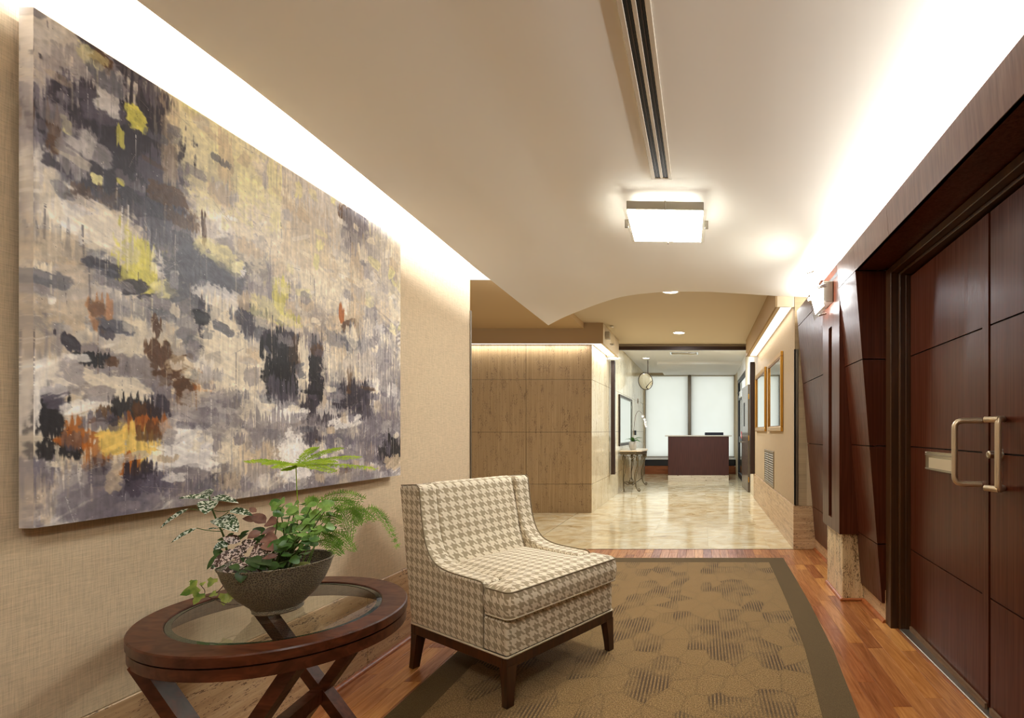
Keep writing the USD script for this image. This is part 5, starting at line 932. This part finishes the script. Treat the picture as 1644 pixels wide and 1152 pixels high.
for x, y, u, w in ((0.07, -0.53, 0.15, -0.25), (0.30, -0.53, 0.75, -0.35), (0.30, 0.53, 0.75, 0.35), (0.07, 0.53, 0.15, 0.25)):
    l = put('leg', iron_leg(x, y, u, w), 'iron', cn, True)
    put('inner_rod', tube(smooth_path([(x + 0.03, y * 0.92, 0.74), (x + 0.045, y * 0.90, 0.5), (x + 0.005, y * 0.93, 0.3), (x + 0.01, y * 0.97, 0.12)], 5), 0.006, 6), 'iron', l, True)
    put('leaf_ornament', cat([place(trimesh.creation.icosphere(2, 1.0).apply_scale((0.03, 0.022, 0.06)), (x + 0.05 * u, y + 0.05 * w, 0.66)), place(trimesh.creation.icosphere(2, 1.0).apply_scale((0.02, 0.016, 0.035)), (x + 0.06 * u, y + 0.06 * w, 0.56))]), 'iron', l, True)
for y in (-0.52, 0.0, 0.35):
    put('scroll', cat(*[tube(np.array([(0.20 + s * (p[0] - 0.0), y - 0.06, p[1]) for p in spiral((0.05, 0.685), 0.045, 1.4, PI / 2, -1)]), 0.006, 6) for s in (-1, 1)]), 'iron', cn, True)
put('front_scroll', cat(*[tube(np.array([(0.40, y0 + s * p[0], p[1]) for p in spiral((0.07, 0.67), 0.06, 1.4, PI / 2, -1)]), 0.007, 6) for y0 in (-0.3, 0.0, 0.3) for s in (-1, 1)]), 'iron', cn, True)
put('stretcher', cat(tube(smooth_path([(0.07, -0.52, 0.2), (0.15, -0.3, 0.13), (0.20, 0, 0.16), (0.15, 0.3, 0.13), (0.07, 0.52, 0.2)]), 0.008, 7), tube(smooth_path([(0.30, -0.52, 0.2), (0.22, -0.3, 0.13), (0.20, 0, 0.16), (0.22, 0.3, 0.13), (0.30, 0.52, 0.2)]), 0.008, 7), tube([(0.07, -0.5, 0.21), (0.3, -0.5, 0.21)], 0.007, 6)), 'iron', cn, True)
put('finial', cat(place(lathe([(0, 0), (0.035, 0.0), (0.05, 0.03), (0.03, 0.07), (0.012, 0.09), (0.016, 0.11), (0, 0.125)], 16), (0.19, -0.42, 0.16)), *[tube(np.array([(0.19 + s * p[0], -0.45, p[1]) for p in spiral((0.05, 0.18), 0.04, 1.3, PI / 2, -1)]), 0.006, 6) for s in (-1, 1)]), 'iron', cn, True)

po = thing('potted_orchid', 'white orchid in a round grey pot on the iron console table', 'potted plant', (-1.365, 9.60, 0.8155))
put('pot', lathe([(0, 0), (0.045, 0), (0.062, 0.02), (0.08, 0.075), (0.078, 0.125), (0.068, 0.158), (0.06, 0.160), (0.06, 0.14), (0, 0.14)], 32), 'pot_grey', po, 40)
put('moss', place(trimesh.creation.icosphere(2, 1.0).apply_scale((0.055, 0.055, 0.02)), (0, 0, 0.147)), 'moss', po)
for i, (a, l, z) in enumerate(((0.1, 0.20, 0.10), (0.5, 0.21, 0.0), (2.6, 0.15, 0.08), (3.6, 0.16, 0.07), (4.6, 0.14, 0.12), (5.6, 0.20, 0.03), (1.6, 0.14, 0.1))):
    put('leaf', leaf_mesh((0, 0, 0.15), (l * math.cos(a), l * math.sin(a), 0.15 + z), 0.3, (0, -0.2, 1), 0.1, 0.3), 'leaf_dark', po, True)
stp = smooth_path([(0.0, 0.01, 0.15), (0.02, 0.0, 0.40), (0.05, 0.0, 0.66), (0.11, -0.02, 0.76), (0.18, -0.03, 0.72), (0.225, -0.03, 0.60)], 6)
fs_ = put('flower_stem', tube(stp, 0.004, 6), 'stem_brown', po, True)
plain('petal', (240, 240, 238), 0.5)
for q in ((0.20, -0.03, 0.66), (0.235, -0.03, 0.60), (0.25, -0.04, 0.55), (0.25, -0.03, 0.51), (0.265, -0.02, 0.47)):
    put('flower', cat([leaf_mesh(q, np.array(q) + 0.032 * np.array([math.cos(a), -0.25, math.sin(a)]), 0.8, (0, -1, 0.1), 0.1, 0.1, n=5) for a in np.arange(5) * 2 * PI / 5 + 0.3]), 'petal', fs_, True)
single('black_wall_box', bx(-1.594, -1.56, 11.45, 11.58, 1.09, 1.20, 0.005), 'black_plastic', 'small black box on the left lobby wall behind the orchid', 'wall device')  # unidentified black box on the wall
t = thing('light_switch', 'small brass-coloured switch plate on the left lobby wall below the convex mirror', 'light switch', (-1.594, 12.1, 1.93))
put('plate', bx(0, 0.006, -0.06, 0.06, -0.06, 0.06, 0.002), 'gold_dark', t); put('rocker', bx(0.006, 0.010, -0.02, 0.02, -0.035, 0.035, 0.001), 'brushed', t)
cv = thing('convex_mirror', 'round convex mirror hung near the lobby ceiling on the left', 'mirror', (-1.28, 11.0, 2.31), -28)
k = np.linspace(0, 1, 9) * 0.5; put('dome', place(lathe([(0.19 * math.sin(a) / math.sin(0.5), 0.36 * (math.cos(a) - math.cos(0.5))) for a in k[::-1]], 40), (0, 0, 0), (1, 0, 0), PI / 2 + 0.2), 'mirror', cv, True)
put('rim', place(lathe([(0.185, -0.012), (0.197, -0.008), (0.198, 0.004), (0.19, 0.008), (0.185, -0.012)], 40), (0, 0, 0), (1, 0, 0), PI / 2 + 0.2), 'bronze_dark', cv, True)
put('bracket', tube(smooth_path([(0.0, 0.02, 0.0), (0.0, 0.09, 0.10), (0.01, 0.08, 0.30), (0.01, 0.08, 0.488)]), 0.009, 8), 'bronze_dark', cv, True)
grained('door_grey', [(0.25, (72, 62, 52)), (0.5, (88, 76, 64)), (0.75, (100, 88, 74))], (30, 30, 2), 0.18, 0.02)
d3 = setting('door_3', 'fire door standing open flat against the right wall before the lobby')
put('leaf', slab([(0.885, 9.36, 0.01), (0.845, 10.27, 0.01), (0.845, 10.27, 2.08), (0.885, 9.36, 2.08)], (0.04, 0.002, 0)), 'door_grey', d3, False)
put('vision_panel', slab([(0.8595, 9.85, 1.28), (0.8540, 9.97, 1.28), (0.8540, 9.97, 1.76), (0.8595, 9.85, 1.76)], (0.004, 0, 0)), 'slot_black', d3, False)
for z in (0.25, 1.05, 1.85): put('hinge', tube([(0.90, 9.345, z - 0.05), (0.90, 9.345, z + 0.05)], 0.009, 8), 'gold', d3)
put('lever', tube(arc_path([(0.855, 10.2, 0.96), (0.80, 10.198, 0.96), (0.80, 10.08, 0.96)], 0.012), 0.009, 8), 'satin_nickel', d3)
d4 = setting('door_4', 'dark glazed exit door in the right lobby wall by the window')
for a in ((10.46, 10.54, 0, 2.5), (12.62, 12.70, 0, 2.5), (10.54, 12.62, 2.42, 2.5), (10.54, 12.62, 1.97, 2.09), (10.54, 12.62, 0, 0.12)): put('frame_bar', bx(0.94, 1.0, *a, 0.003), 'black_metal', d4)
put('transom_pane', bx(0.965, 0.972, 10.54, 12.62, 2.09, 2.42), 'window_glass', d4, False)
put('door_glass', bx(0.965, 0.972, 10.54, 12.62, 0.12, 1.97), 'window_glass', d4, False)
put('door_stile', cat(bx(0.95, 0.99, 11.53, 11.63, 0.12, 1.97), bx(0.95, 0.99, 10.54, 10.62, 0.12, 1.97), bx(0.95, 0.99, 12.54, 12.62, 0.12, 1.97), bx(0.95, 0.99, 10.54, 12.62, 0.9, 1.05)), 'black_metal', d4, False)
struct('wall_unseen_outside', bx(1.3, 1.36, 10.0, 13.2, 0, 3), 'black_plastic', 'dark unseen wall beyond the exit door that blocks daylight')  # unseen dark screen keeping sky light off the exit glass
struct('ceiling_006', bx(1.0, 1.36, 10.0, 13.2, 2.9, 2.95), 'black_plastic', 'dark unseen ceiling beyond the exit door that blocks the sky')  # unseen lid over the dark screen, shutting out the sky
t = thing('door_closer', 'pale door closer box at the head of the dark exit door', 'door closer', (0.94, 11.1, 2.02))
put('cover', bx(-0.07, 0, -0.25, 0.25, -0.07, 0.08, 0.004), 'white_trim', t); put('arm', tube([(-0.08, 0.2, 0.05), (-0.10, 0.35, 0.06), (-0.02, 0.5, 0.06)], 0.012, 8), 'black_metal', t)
t = thing('exit_alarm', 'red exit alarm box on the dark exit door', 'alarm', (0.94, 10.9, 1.10))
put('case', bx(-0.06, -0.001, -0.14, 0.14, -0.075, 0.075, 0.006), 'red_plastic', t); put('key_plate', bx(-0.064, -0.06, -0.04, 0.04, -0.04, 0.02), 'white_trim', t)
